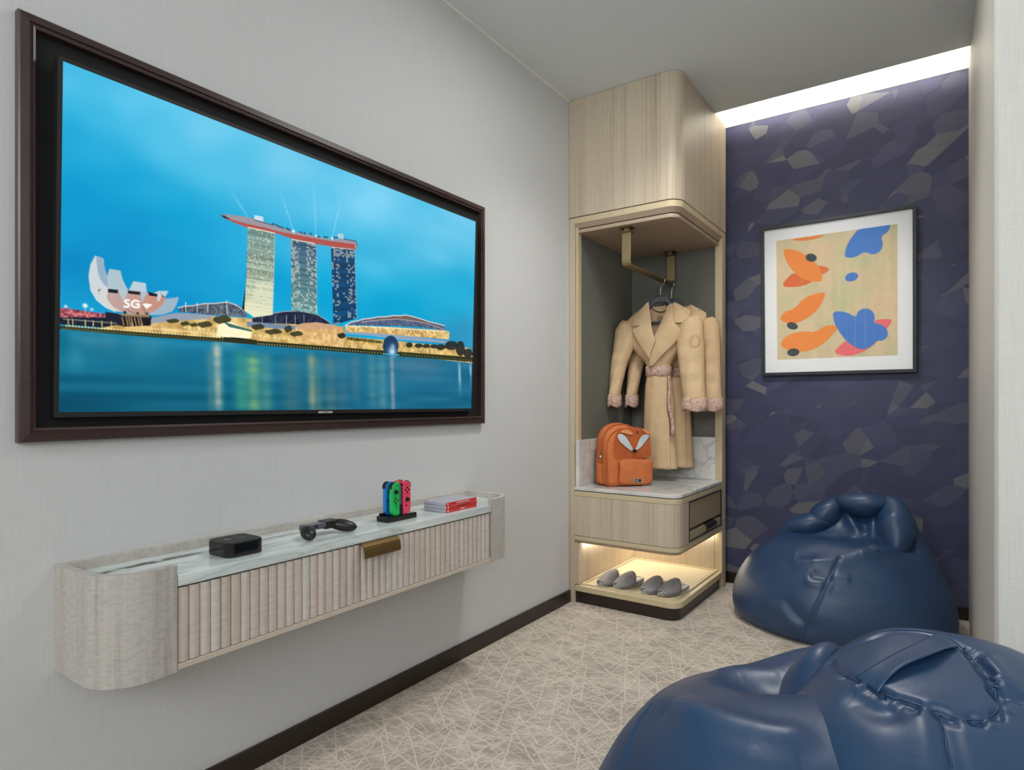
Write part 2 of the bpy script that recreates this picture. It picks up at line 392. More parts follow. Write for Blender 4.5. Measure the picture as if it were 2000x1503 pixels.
class MB:
    def __init__(s): s.v = []; s.f = []
    def add(s, v, f):
        k = len(s.v); s.v += [tuple(map(float, p)) for p in v]; s.f += [tuple(i + k for i in q) for q in f]; return s
    def box(s, x0, x1, y0, y1, z0, z1):
        v = [(x, y, z) for z in (z0, z1) for y in (y0, y1) for x in (x0, x1)]
        return s.add(v, [(0, 2, 3, 1), (4, 5, 7, 6), (0, 1, 5, 4), (2, 6, 7, 3), (0, 4, 6, 2), (1, 3, 7, 5)])
    def prism(s, poly, z0, z1):
        n = len(poly)
        v = [(x, y, z0) for x, y in poly] + [(x, y, z1) for x, y in poly]
        return s.add(v, [tuple(range(n))[::-1], tuple(range(n, 2 * n))] + [(i, (i + 1) % n, n + (i + 1) % n, n + i) for i in range(n)])
    def loft(s, rings, closed=True, cap=True):
        n = len(rings[0]); v = [p for r in rings for p in r]; f = []
        for k in range(len(rings) - 1):
            for i in range(n if closed else n - 1):
                j = (i + 1) % n; f.append((k * n + i, k * n + j, (k + 1) * n + j, (k + 1) * n + i))
        if cap and closed: f += [tuple(range(n))[::-1], tuple((len(rings) - 1) * n + i for i in range(n))]
        return s.add(v, f)
    def tube(s, path, r, n=10, cap=True):
        P = [np.asarray(p, float) for p in path]; rings = []; up = np.array([0.13, 0.21, 0.97])
        for k, p in enumerate(P):
            d = P[min(k + 1, len(P) - 1)] - P[max(k - 1, 0)]; d = d / (np.linalg.norm(d) + 1e-12)
            a = np.cross(d, up); a /= np.linalg.norm(a); b = np.cross(d, a)
            rr = r[k] if hasattr(r, '__len__') else r
            rings.append([p + rr * (a * math.cos(t) + b * math.sin(t)) for t in np.linspace(0, 2 * math.pi, n, endpoint=False)])
        return s.loft(rings, True, cap)
    def ball(s, c, rx, ry, rz, n=20, m=12, R=None):
        rings = []; R = np.eye(3) if R is None else R
        for i in range(m + 1):
            ph = math.pi * (i + 0.001) / (m + 0.002)
            rings.append([np.asarray(c) + R @ np.array([rx * math.sin(ph) * math.cos(t), ry * math.sin(ph) * math.sin(t), rz * math.cos(ph)]) for t in np.linspace(0, 2 * math.pi, n, endpoint=False)])
        return s.loft(rings, True, True)
    def make(s, name, mat, parent=None, **kw): return obj(name, s.v, s.f, mat, parent, **kw)
def box(name, x0, x1, y0, y1, z0, z1, mat, parent=None, **kw): return MB().box(x0, x1, y0, y1, z0, z1).make(name, mat, parent, **kw)
def rot(a, b, c=0):
    """polygon quarter arc helper"""
    return [(a[0] + b * math.cos(t), a[1] + b * math.sin(t)) for t in c]
def corner_poly(x0, x1, y0, y1, r, n=10):
    """rectangle whose x1,y0 corner is rounded"""
    arc = [(x1 - r + r * math.cos(t), y0 + r + r * math.sin(t)) for t in np.linspace(-math.pi / 2, 0, n)]
    return [(x0, y0)] + arc + [(x1, y1), (x0, y1)]
def rrect(x0, x1, y0, y1, r, n=6):
    out = []
    for cx, cy, a in ((x1 - r, y0 + r, -math.pi / 2), (x1 - r, y1 - r, 0), (x0 + r, y1 - r, math.pi / 2), (x0 + r, y0 + r, math.pi)):
        out += [(cx + r * math.cos(t), cy + r * math.sin(t)) for t in np.linspace(a, a + math.pi / 2, n)]
    return out
def text_mesh(name, s, size, mat, parent, M4, label=None):
    """flat lettering as a mesh; M4 places the text's xy plane in the world"""
    cu = bpy.data.curves.new('lettering', 'FONT'); cu.body = s; cu.size = size; cu.align_x = 'CENTER'; cu.align_y = 'CENTER'; cu.extrude = 0.0002
    t = bpy.data.objects.new('lettering_source', cu); COL.objects.link(t)
    dg = bpy.context.evaluated_depsgraph_get(); me = t.evaluated_get(dg).to_mesh()
    v = [M4 @ p.co for p in me.vertices]; f = [tuple(p.vertices) for p in me.polygons]
    t.evaluated_get(dg).to_mesh_clear(); bpy.data.objects.remove(t); bpy.data.curves.remove(cu)
    return obj(name, [tuple(p) for p in v], f, mat, parent, label=label)
# ------------------------------------------------------------------ the room
YB = 3.565; XR = 1.655; HC = 2.53
def struct(name, mb, mat, **kw): return tag(mb.make(name, mat, **kw), kind='structure')
struct('floor', MB().box(-0.1, 4.6, -3.1, YB + 0.1, -0.1, 0.0), M['carpet'])
struct('ceiling', MB().box(-0.1, 4.6, -3.1, 3.30, HC, HC + 0.08), M['ceiling'])
struct('wall_left', MB().box(-0.1, 0.0, -3.1, YB + 0.1, 0.0, 2.95), M['wallpaper'])
struct('wall_back', MB().box(-0.1, 1.9, YB, YB + 0.1, 0.0, 2.552), M['blue_paper'])
mb = MB().box(-0.1, 1.9, YB, YB + 0.1, 2.562, 2.95).box(-0.1, 1.9, 3.30, YB + 0.1, 2.85, 2.95).box(-0.1, 1.9, 3.22, 3.30, 2.61, 2.95)
struct('trim_1', mb, M['white_paint'])                                # the lit cove above the back wall
struct('trim_2', MB().box(0.5, XR, YB - 0.004, YB + 0.02, 2.551, 2.566), M['white_paint'], bevel=0.002)
struct('trim_3', MB().box(0.0, 0.008, -3.0, 2.75, HC - 0.006, HC), M['white_paint'])
# far right wall: soft vertical sweep that ends behind the nearer wall panel
prof = [(XR, YB)] 
for y in np.linspace(3.5, 2.10, 8): prof.append((XR, y))
for k in np.linspace(0, 1, 14)[1:]: prof.append((XR + 0.035 * (1 - math.sqrt(max(0, 1 - k * k))), 2.10 - 0.345 * k))
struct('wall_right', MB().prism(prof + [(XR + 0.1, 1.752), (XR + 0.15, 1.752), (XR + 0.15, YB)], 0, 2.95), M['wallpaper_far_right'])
struct('wall_side', MB().box(XR + 0.004, 4.6, 1.742, 1.86, 0, 2.95), M['wallpaper_right'], bevel=0.004)
struct('wall_rear', MB().box(-0.1, 4.6, -3.1, -3.0, 0, HC), M['wallpaper'])
struct('wall_far_side', MB().box(4.5, 4.6, -3.1, 1.86, 0, HC), M['wallpaper'])
struct('baseboard_left', MB().box(0.0, 0.012, -3.0, 2.752, 0.0, 0.061), M['base_dark'], bevel=0.002)
struct('baseboard_back', MB().box(0.545, XR - 0.001, YB - 0.012, YB, 0.0, 0.061), M['base_dark'], bevel=0.002)

# ------------------------------------------------------------------ painter for the two pictures (arrays of colour, one per vertex)
def homography(src, dst):
    A = []
    for (x, y), (u, v) in zip(src, dst):
        A.append([x, y, 1, 0, 0, 0, -u * x, -u * y]); A.append([0, 0, 0, x, y, 1, -v * x, -v * y])
    b = [c for p in dst for c in p]
    h = np.linalg.solve(np.array(A, float), np.array(b, float)); return np.append(h, 1).reshape(3, 3)
def vnoise(w, h, nx, ny, seed):
    r = np.random.default_rng(seed); g = r.random((ny + 2, nx + 2))
    x = np.linspace(0, nx, w, endpoint=False); y = np.linspace(0, ny, h, endpoint=False)
    xi, yi = x.astype(int), y.astype(int); fx, fy = x - xi, y - yi
    fx = fx * fx * (3 - 2 * fx); fy = fy * fy * (3 - 2 * fy)
    a = g[yi][:, xi] * (1 - fx) + g[yi][:, xi + 1] * fx; b = g[yi + 1][:, xi] * (1 - fx) + g[yi + 1][:, xi + 1] * fx
    return a * (1 - fy[:, None]) + b * fy[:, None]
class Paint:
    def __init__(s, w, h, corners):
        s.w, s.h = w, h; s.H = homography(corners, [(0, 0), (w - 1, 0), (w - 1, h - 1), (0, h - 1)])
        s.img = np.zeros((h, w, 3)); s.X, s.Y = np.meshgrid(np.arange(w), np.arange(h))
        Hi = np.linalg.inv(s.H); q = np.stack([s.X, s.Y, np.ones_like(s.X)], -1) @ Hi.T
        s.px = q[..., 0] / q[..., 2]; s.py = q[..., 1] / q[..., 2]
    def P(s, pts):
        q = np.c_[np.asarray(pts, float), np.ones(len(pts))] @ s.H.T; return q[:, :2] / q[:, 2:]
    def mask(s, pts, soft=0.8):
        p = s.P(pts); x0, y0 = np.floor(p.min(0) - 3).astype(int); x1, y1 = np.ceil(p.max(0) + 3).astype(int)
        x0, y0 = max(x0, 0), max(y0, 0); x1, y1 = min(x1, s.w - 1), min(y1, s.h - 1)
        if x1 < x0 or y1 < y0: return None
        X = s.X[y0:y1 + 1, x0:x1 + 1].astype(float); Y = s.Y[y0:y1 + 1, x0:x1 + 1].astype(float)
        ins = np.zeros(X.shape, bool); dm = np.full(X.shape, 1e9)
        for a, b in zip(p, np.roll(p, -1, 0)):
            if a[1] != b[1]:
                c = ((a[1] > Y) != (b[1] > Y)) & (X < (b[0] - a[0]) * (Y - a[1]) / (b[1] - a[1]) + a[0]); ins ^= c
            d = b - a; L = d @ d + 1e-9; t = np.clip(((X - a[0]) * d[0] + (Y - a[1]) * d[1]) / L, 0, 1)
            dm = np.minimum(dm, np.hypot(X - a[0] - t * d[0], Y - a[1] - t * d[1]))
        sd = np.where(ins, dm, -dm); return (slice(y0, y1 + 1), slice(x0, x1 + 1)), np.clip(sd / soft + 0.5, 0, 1)
    def blend(s, sl, m, color):
        c = color if callable(color) else None
        reg = s.img[sl]; col = c(sl) if c else np.asarray(color, float)
        s.img[sl] = reg * (1 - m[..., None]) + col * m[..., None]
    def poly(s, pts, color, alpha=1.0, soft=0.8):
        r = s.mask(pts, soft)
        if r: s.blend(r[0], r[1] * alpha, color)
    def dist(s, pts):
        p = s.P(pts); dm = np.full(s.X.shape, 1e9)
        x0, y0 = np.floor(p.min(0) - 30).astype(int); x1, y1 = np.ceil(p.max(0) + 30).astype(int)
        x0, y0 = max(x0, 0), max(y0, 0); x1, y1 = min(x1, s.w - 1), min(y1, s.h - 1)
        sl = (slice(y0, y1 + 1), slice(x0, x1 + 1)); X = s.X[sl].astype(float); Y = s.Y[sl].astype(float); dm = np.full(X.shape, 1e9)
        for a, b in zip(p[:-1], p[1:]):
            d = b - a; L = d @ d + 1e-9; t = np.clip(((X - a[0]) * d[0] + (Y - a[1]) * d[1]) / L, 0, 1)
            dm = np.minimum(dm, np.hypot(X - a[0] - t * d[0], Y - a[1] - t * d[1]))
        return sl, dm
    def line(s, pts, width, color, alpha=1.0):
        sl, d = s.dist(pts); s.blend(sl, np.clip(width / 2 - d + 0.5, 0, 1) * alpha, color)
    def glow(s, x, y, r, color, alpha=1.0):
        c = s.P([(x, y)])[0]; d = np.hypot(s.X - c[0], s.Y - c[1]); m = np.exp(-(d / r) ** 2) * alpha
        s.img = s.img * (1 - m[..., None]) + np.asarray(color, float) * m[..., None]
    def dots(s, a, b, n, r, color, alpha=1.0):
        for k in range(n):
            t = k / (n - 1); x = a[0] + (b[0] - a[0]) * t; y = a[1] + (b[1] - a[1]) * t
            c = s.P([(x, y)])[0]; R = int(r * 3) + 1; x0, y0 = int(c[0]) - R, int(c[1]) - R
            if x0 < 0 or y0 < 0 or x0 + 2 * R >= s.w or y0 + 2 * R >= s.h: continue
            sl = (slice(y0, y0 + 2 * R + 1), slice(x0, x0 + 2 * R + 1))
            d = np.hypot(s.X[sl] - c[0], s.Y[sl] - c[1]); s.blend(sl, np.exp(-(d / r) ** 2) * alpha, color)
    def panel(s, name, TL, TR, BR, BL, mat, parent):
        TL, TR, BR, BL = map(np.asarray, (TL, TR, BR, BL)); u = np.linspace(0, 1, s.w)[None, :, None]; v = np.linspace(0, 1, s.h)[:, None, None]
        P = (TL * (1 - u) + TR * u) * (1 - v) + (BL * (1 - u) + BR * u) * v
        off = np.array(parent.location if parent.parent is None else parent.parent.location)
        me = bpy.data.meshes.new(name); n = s.w * s.h; me.vertices.add(n); me.vertices.foreach_set('co', (P - off).reshape(-1).astype(np.float32))
        ii = np.arange(n).reshape(s.h, s.w); q = np.stack([ii[:-1, :-1], ii[1:, :-1], ii[1:, 1:], ii[:-1, 1:]], -1).reshape(-1)
        nf = len(q) // 4; me.loops.add(nf * 4); me.loops.foreach_set('vertex_index', q.astype(np.int32))
        me.polygons.add(nf); me.polygons.foreach_set('loop_start', np.arange(0, nf * 4, 4, dtype=np.int32)); me.update(calc_edges=True); me.validate()
        at = me.attributes.new('paint', 'FLOAT_COLOR', 'POINT'); rgba = np.ones((n, 4), np.float32)
        rgba[:, :3] = lin(np.clip(s.img, 0, 255).reshape(-1, 3)); at.data.foreach_set('color', rgba.reshape(-1))
        me.materials.append(mat); o = bpy.data.objects.new(name, me); COL.objects.link(o); o.parent = parent; return o

# ------------------------------------------------------------------ television in its dark wooden wall frame
FY0, FY1, FZ0, FZ1 = 0.465, 2.027, 0.921, 1.803
fr = thing('television_surround', (0.0, (FY0 + FY1) / 2, FZ0), 'dark brown wooden wall frame that surrounds the large television', 'surround')
def frame_ring(y0, y1, z0, z1, prof):
    """prof: list of (inset, x) cross-section swept round the rectangle with mitred corners"""
    rings = []
    for ins, x in prof:
        rings.append([(x, y0 + ins, z0 + ins), (x, y1 - ins, z0 + ins), (x, y1 - ins, z1 - ins), (x, y0 + ins, z1 - ins)])
    return MB().loft(rings, True, False)
frame_ring(FY0, FY1, FZ0, FZ1, [(0, 0.001), (0, 0.018), (0.003, 0.021), (0.018, 0.024), (0.0195, 0.020), (0.0225, 0.020), (0.024, 0.024), (0.029, 0.022), (0.031, 0.004)]).make('wooden_border', M['frame_dark'], fr)
box('backing_panel', 0.001, 0.006, FY0 + 0.02, FY1 - 0.02, FZ0 + 0.02, FZ1 - 0.02, M['black_void'], fr)
XT, XB = 0.048, 0.026
TLp, TRp, BRp, BLp = hit(124, 121, 0, XT), hit(931, 433, 0, XT), hit(918, 799, 0, XB), hit(112.5, 801, 0, XB)
sy0 = (TLp[1] + BLp[1]) / 2; sy1 = (TRp[1] + BRp[1]) / 2; szt = (TLp[2] + TRp[2]) / 2; szb = (BLp[2] + BRp[2]) / 2
tv = thing('television', (XB, (sy0 + sy1) / 2, szb), 'large flat black television showing a city skyline over a bay', 'television')
def tvx(z): return XB + (XT - XB) * (z - szb) / (szt - szb)
def tvbox(mbx, y0, y1, z0, z1, d0, d1):
    v = [(tvx(z) + d, y, z) for z in (z0, z1) for y in (y0, y1) for d in (d0, d1)]
    return mbx.add(v, [(0, 2, 3, 1), (4, 5, 7, 6), (0, 1, 5, 4), (2, 6, 7, 3), (0, 4, 6, 2), (1, 3, 7, 5)])
b = 0.009
m = MB(); tvbox(m, sy0 - b, sy1 + b, szb - b - 0.002, szt + b, -0.020, -0.002); m.make('casing', M['black_matt'], tv)
m = MB()
tvbox(m, sy0 - b, sy0, szb - b - .002, szt + b, -0.002, 0.002); tvbox(m, sy1, sy1 + b, szb - b - .002, szt + b, -0.002, 0.002)
tvbox(m, sy0, sy1, szt, szt + b, -0.002, 0.002); tvbox(m, sy0, sy1, szb - b - .002, szb, -0.002, 0.002)
m.make('bezel', M['black_matt'], tv)
py0, py1 = hit(621, 805, 0, XB)[1], hit(648, 805, 0, XB)[1]
m = MB(); tvbox(m, py0, py1, szb - 0.0105, szb - 0.004, 0.002, 0.004); pl = m.make('name_plate', M['silver'], tv, label='small silver name plate')
m = MB()
for k in range(6):
    y = py0 + (py1 - py0) * (0.30 + 0.07 * k); tvbox(m, y, y + 0.0016, szb - 0.009, szb - 0.0055, 0.004, 0.0043)
m.make('plate_lettering', M['emblem'], pl)

W, H = 820, 450
tp = Paint(W, H, [(124, 121), (931, 433), (918, 799), (112.5, 801)])
A = lambda *p: [(100 + x / 2.3256, 380 + y / 2.3256) for x, y in p]
B = lambda *p: [(400 + x / 5.369, 380 + y / 5.369) for x, y in p]
C = lambda *p: [(100 + x / 6.25, 470 + y / 6.25) for x, y in p]
D = lambda *p: [(640 + x / 6.667, 580 + y / 6.667) for x, y in p]
def idw(pts, pw=2.6):
    num = 0; den = 0
    for x, y, c in pts:
        w_ = 1.0 / ((((tp.px - x) / 1.0) ** 2 + ((tp.py - y) * 1.3) ** 2) ** (pw / 2) + 4000)
        num = num + w_[..., None] * np.array(c, float); den = den + w_[..., None]
    return num / den
tp.img = idw([(130, 150, (76, 184, 230)), (250, 200, (90, 190, 236)), (400, 260, (112, 198, 238)), (560, 320, (124, 202, 240)), (720, 400, (122, 202, 242)), (900, 440, (118, 200, 240)),
              (130, 260, (40, 168, 220)), (130, 400, (0, 150, 210)), (240, 350, (20, 160, 216)), (350, 420, (10, 158, 214)), (250, 470, (0, 140, 204)), (150, 520, (0, 138, 200)),
              (350, 560, (0, 142, 204)), (300, 500, (0, 140, 202)), (550, 560, (0, 152, 212)), (610, 470, (60, 178, 228)), (620, 400, (106, 196, 238)), (740, 500, (70, 180, 226)), (850, 480, (104, 194, 234)),
              (780, 600, (0, 160, 212)), (880, 580, (30, 168, 216)), (900, 660, (40, 140, 190)), (630, 560, (0, 160, 215)), (420, 330, (84, 188, 232)), (330, 280, (84, 188, 232)), (200, 230, (60, 178, 226))])
cl = vnoise(W, H, 5, 7, 1) * .6 + vnoise(W, H, 14, 16, 2) * .4
tp.img += ((cl - 0.5) * 34)[..., None] * np.array([1.0, 0.55, 0.35])
tp.img[..., 1] += 5; tp.img[..., 0] -= 4
# water
wl = lambda x: 640 + (x - 117) * (708 - 640) / 800.
wm = np.clip((tp.py - wl(tp.px)) / 1.2, 0, 1)[..., None]
dep = np.clip((tp.py - wl(tp.px)) / 150., 0, 1)[..., None]
wat = np.array([16, 124, 160.]) * (1 - dep) + np.array([0, 84, 112.]) * dep
fx = np.clip((tp.px - 450) / 400, 0, 1)[..., None]; wat = wat * (1 - fx * .6) + (np.array([40, 106, 140.]) * fx * .6)
wat = wat + ((vnoise(W, H, 6, 40, 5) - .5) * 24)[..., None]
for x0, wd, col, k0, k1, al in [(145, 16, (60, 150, 175), 0.0, .6, .5), (175, 26, (120, 170, 180), 0, .35, .4), (213, 20, (150, 170, 180), 0, .3, .35), (280, 40, (120, 160, 170), 0, .4, .35), (420, 9, (232, 214, 180), 0, 1.0, .8), (405, 7, (130, 150, 140), .1, 1, .4), (465, 14, (70, 160, 130), .1, 1.0, .75), (490, 14, (160, 200, 120), .1, 1.0, .8),
                            (515, 12, (120, 170, 140), .1, 1.0, .6), (565, 20, (90, 120, 120), .1, 1, .6), (604, 8, (200, 176, 120), .05, .9, .7), (640, 12, (130, 128, 120), .05, 1, .55), (617, 7, (150, 150, 110), .1, 1, .4), (665, 12, (110, 120, 130), .05, .9, .4), (690, 9, (130, 130, 130), 0, .7, .4), (722, 9, (120, 160, 150), .0, .8, .5),
                            (742, 9, (130, 170, 165), .0, .8, .5), (762, 4, (220, 180, 190), 0, .9, .6), (790, 30, (110, 130, 150), .0, .35, .5), (830, 30, (120, 130, 150), .0, .3, .5), (895, 2.5, (200, 230, 240), .0, .45, .7), (917, 2.0, (200, 230, 240), .0, .3, .8)]:
    g = np.exp(-((tp.px - x0 - (tp.py - 700) * 0.02) / wd) ** 2)
    dd = dep[..., 0]; env = np.clip((dd - k0) * 8 + .3, 0, 1) * np.clip((k1 - dd) * 4 + .15, 0, 1)
    mm = (g * env * al * (0.75 + 0.5 * (vnoise(W, H, 3, 60, int(x0)) - .5)))[..., None]; wat = wat * (1 - mm) + np.array(col, float) * mm
tp.img = tp.img * (1 - wm) + wat * wm
# distant pink stands and quay on the left
tn = lambda sc, seed, a, bcol: (lambda sl, n=vnoise(W, H, int(W / sc), int(H / sc), seed): (np.asarray(a, float) + n[sl][..., None] * (np.asarray(bcol, float) - np.asarray(a, float))))
tp.poly(C((80, 815), (160, 812), (400, 850), (650, 885), (650, 960), (95, 935)), tn(2.5, 11, (90, 40, 70), (250, 140, 130)))
tp.poly(C((80, 925), (660, 930), (900, 960), (1180, 980), (1180, 1100), (80, 1010)), tn(3, 12, (12, 24, 50), (30, 40, 50)))
# mall and quay strip
tp.poly(A((180, 610), (440, 560), (560, 540), (880, 560), (1120, 590), (1320, 600), (1330, 645), (1900, 700), (1920, 770), (1320, 700), (760, 655), (180, 620)), tn(7, 13, (176, 136, 76), (244, 212, 136)))
tp.poly(A((440, 560), (560, 535), (720, 545), (720, 562), (520, 575), (440, 585)), (150, 160, 175))
tp.poly(A((570, 515), (600, 505), (690, 495), (790, 488), (850, 505), (872, 527), (885, 556), (720, 545), (575, 530)), tn(3, 14, (50, 60, 80), (130, 140, 150)))
tp.line(A((570, 513), (600, 505), (640, 503), (690, 494), (740, 494), (790, 487), (830, 500), (872, 527)), 1.4, (235, 215, 215))
tp.poly(A((880, 575), (1100, 595), (1110, 615), (880, 598)), (120, 140, 165))
tp.poly(A((905, 560), (960, 545), (1050, 530), (1140, 528), (1200, 545), (1262, 585), (1200, 592), (1000, 585), (905, 578)), tn(4, 15, (18, 26, 50), (50, 60, 84)))
tp.line(A((905, 556), (960, 545), (1050, 531), (1140, 528), (1200, 545), (1262, 583)), 1.2, (190, 175, 180))
for x in (950, 1010, 1060, 1100, 1140): tp.line(A((x, 545 + abs(x - 1090) * .05), (x, 588)), 0.8, (200, 200, 205))
tp.poly(A((1100, 605), (1130, 585), (1200, 580), (1310, 600), (1320, 640), (1320, 695), (1100, 670)), tn(6, 16, (206, 156, 96), (248, 216, 150)))
tp.poly(A((1105, 600), (1150, 582), (1210, 582), (1290, 598), (1280, 612), (1110, 612)), (205, 160, 130), .8)
# white lit canopy, dark boat
tp.poly(A((740, 640), (750, 590), (800, 575), (860, 600), (900, 615), (900, 650), (830, 660)), (255, 248, 205))
tp.glow(*A((800, 625))[0], 16, (255, 250, 215), .7)
tp.poly(A((770, 575), (905, 615), (900, 622), (800, 600)), (60, 110, 100))
tp.poly(A((760, 645), (840, 648), (925, 660), (915, 675), (840, 672), (765, 664)), (24, 22, 24))
# casino roof on the right
tp.poly(D((210, 370), (300, 330), (450, 295), (650, 270), (850, 245), (1000, 240), (1100, 260), (1250, 310), (1400, 355), (1515, 380), (1520, 440), (1200, 400), (800, 380), (500, 375)), tn(4, 17, (60, 76, 110), (110, 124, 150)))
tp.poly(D((450, 298), (650, 275), (850, 250), (1000, 246), (1100, 264), (1250, 315), (1400, 360), (1500, 390), (1250, 340), (1000, 300), (700, 300)), (110, 100, 100))
tp.line(D((210, 370), (300, 325), (380, 312), (450, 290), (540, 282), (640, 262), (740, 262), (840, 245), (940, 250), (1000, 238), (1100, 262), (1200, 290), (1300, 325), (1400, 350), (1515, 380)), 1.8, (245, 225, 215))
tp.line(D((420, 330), (700, 300), (900, 292), (1100, 315), (1300, 355), (1510, 430)), 1.1, (220, 180, 170))
tp.poly(D((205, 375), (800, 395), (1520, 440), (1580, 465), (1570, 560), (1100, 520), (600, 480), (210, 455)), tn(5, 18, (176, 136, 80), (252, 222, 150)))
tp.line(D((215, 378), (600, 392), (1000, 418), (1540, 460)), 1.5, (255, 240, 200)); tp.dots(D((215, 380))[0], D((1560, 465))[0], 16, 1.6, (255, 245, 215))
tp.poly(D((210, 455), (600, 475), (1100, 520), (1560, 580), (1560, 612), (900, 560), (560, 510), (205, 480)), (140, 164, 194))
tp.poly(D((230, 520), (580, 560), (690, 580), (690, 610), (230, 560)), tn(3, 19, (40, 44, 20), (150, 130, 50)))
for cx, cy, rx, ry in [(1045, 630, 45, 34), (1170, 640, 55, 30), (1270, 645, 50, 28), (1370, 650, 50, 28), (1460, 660, 60, 40), (1600, 640, 90, 60), (1720, 680, 60, 100), (1820, 740, 60, 60), (160, 510, 45, 34)]:
    tp.poly(D(*[(cx + rx * math.cos(t) * (1 + .12 * math.sin(5 * t)), cy + ry * math.sin(t)) for t in np.linspace(0, 6.2, 16)]), (34, 40, 38), .9)
for cx, cy, rx, ry in [(545, 572, 30, 10), (600, 584, 22, 10), (690, 588, 34, 14), (768, 566, 42, 18), (1000, 622, 40, 12), (1068, 610, 18, 16), (1105, 632, 30, 12), (930, 600, 30, 14), (1310, 640, 20, 12), (640, 590, 20, 8)]:
    tp.poly(A(*[(cx + rx * math.cos(t), cy + ry * math.sin(t) * (1 + .2 * math.sin(4 * t))) for t in np.linspace(0, 6.2, 14)]), (46, 48, 30), .85)
# quay edge with a string of lights
qa, qb, qc = A((38, 596))[0], A((770, 655))[0], A((1915, 758))[0]
tp.poly(A((30, 590), (400, 622), (770, 650), (1320, 695), (1910, 742), (1920, 764), (1320, 716), (770, 668), (400, 640), (30, 606)), (44, 50, 26))
tp.dots(A((38, 590))[0], A((770, 648))[0], 52, 1.1, (255, 240, 170)); tp.dots(A((38, 603))[0], A((770, 662))[0], 60, .8, (190, 170, 120), .7)
tp.dots(A((930, 676))[0], A((1500, 722))[0], 46, .9, (255, 235, 180)); tp.dots(A((1590, 728))[0], A((1905, 756))[0], 26, .9, (255, 235, 180))
tp.dots(A((600, 600))[0], A((1090, 660))[0], 24, 1.8, (255, 240, 180), .8); tp.dots(A((1340, 680))[0], A((1800, 722))[0], 26, 1.5, (255, 240, 200), .8)
tp.dots(A((450, 606))[0], A((760, 632))[0], 22, 2.0, (255, 232, 170), .8)
# sphere on the water
tp.poly(A(*[(1535 + 36 * math.cos(t), 690 + 48 * math.sin(t)) for t in np.linspace(0, 6.28, 30)]), (28, 62, 96))
tp.glow(*A((1542, 715))[0], 10, (200, 235, 255), .95); tp.glow(*A((1545, 690))[0], 5, (190, 225, 245), .6); tp.line(A((1500, 725), (1572, 730)), 2.4, (60, 180, 220))
# three towers
def facade(cols, rows, seed, base_top, base_bot, lit, frac, quad):
    Hq = homography([tuple(p) for p in tp.P(B(*quad))], [(0, 0), (1, 0), (1, 1), (0, 1)])
    def f(sl):
        X = tp.X[sl]; Y = tp.Y[sl]; q = np.stack([X, Y, np.ones_like(X)], -1) @ Hq.T; u = np.clip(q[..., 0] / q[..., 2], 0, .999); v = np.clip(q[..., 1] / q[..., 2], 0, .999)
        r = np.random.default_rng(seed).random((rows, cols)); rr = r[(v * rows).astype(int), (u * cols).astype(int)]
        rowr = np.random.default_rng(seed + 1).random(rows)[(v * rows).astype(int)]
        base = np.asarray(base_top, float) * (1 - v[..., None]) + np.asarray(base_bot, float) * v[..., None]
        base = base * (0.82 + 0.3 * rowr[..., None])
        on = (rr < frac(u, v)).astype(float)[..., None]
        return base * (1 - on * .5) + np.asarray(lit, float) * on * .5
    return f
q1 = ((440, 345), (722, 405), (690, 1260), (400, 1215)); q2 = ((890, 460), (1160, 515), (1160, 1265), (890, 1212)); q3 = ((1312, 545), (1565, 580), (1575, 1310), (1330, 1370))
tp.poly(B((410, 960), (430, 600), (400, 1215), (372, 1200)), (20, 24, 46))
tp.poly(B((440, 340), (722, 405), (706, 900), (690, 1260), (500, 1285), (395, 1215), (412, 960), (430, 600)), facade(18, 54, 31, (110, 142, 140), (206, 214, 180), (232, 226, 190), lambda u, v: .18 + .75 * np.clip((v - .62) * 3, 0, 1) + .3 * np.clip(.2 - v, 0, 1), q1))
tp.poly(B((520, 910), (705, 930), (690, 1255), (500, 1280), (400, 1215), (420, 1090), (480, 1120)), (236, 238, 206), .45, 6)
tp.poly(B((890, 460), (1160, 512), (1160, 1265), (1080, 1245), (890, 1212)), facade(14, 44, 33, (60, 90, 120), (110, 160, 158), (240, 230, 210), lambda u, v: .16 + .26 * (u > .6) * (v < .6) + .3 * (u < .3) * (v < .6) - .15 * ((u > .35) & (u < .6)) + .2 * (v > .75), q2))
tp.poly(B((1312, 545), (1560, 578), (1580, 1300), (1430, 1340), (1330, 1375)), facade(12, 42, 35, (26, 72, 112), (10, 70, 116), (236, 220, 200), lambda u, v: np.where((u < .3) | (u > .6), .27, .02) + .4 * (v < .12) - .3 * ((v > .76) & (v < .82)), q3))
tp.line(B((1562, 580), (1578, 1300)), 1.0, (170, 170, 190)); tp.line(B((1160, 512), (1160, 1262)), 1.0, (150, 180, 190)); tp.line(B((722, 405), (692, 1255)), 1.0, (190, 205, 200))
# boat-shaped roof deck
deck = B((150, 212), (240, 208), (420, 233), (600, 283), (750, 335), (900, 383), (1150, 438), (1320, 473), (1450, 463), (1582, 490), (1594, 545), (1588, 580), (1555, 578), (1310, 545), (1160, 520), (900, 462), (720, 402), (430, 347), (290, 290), (190, 250))
tp.poly(deck, (158, 150, 160))
tp.poly(B((170, 232), (300, 270), (450, 312), (600, 345), (720, 378), (900, 415), (1100, 452), (1320, 490), (1560, 520), (1572, 575), (1310, 545), (1160, 520), (900, 462), (720, 402), (430, 347), (290, 292), (190, 250)), (176, 88, 82))
tp.line(B((440, 322), (600, 350), (720, 385)), 1.6, (196, 66, 58)); tp.line(B((900, 430), (1150, 480)), 1.4, (196, 66, 58)); tp.line(B((1310, 505), (1550, 540)), 1.4, (196, 66, 58))
tp.poly(B((150, 212), (200, 222), (260, 262), (190, 250)), (54, 58, 82))
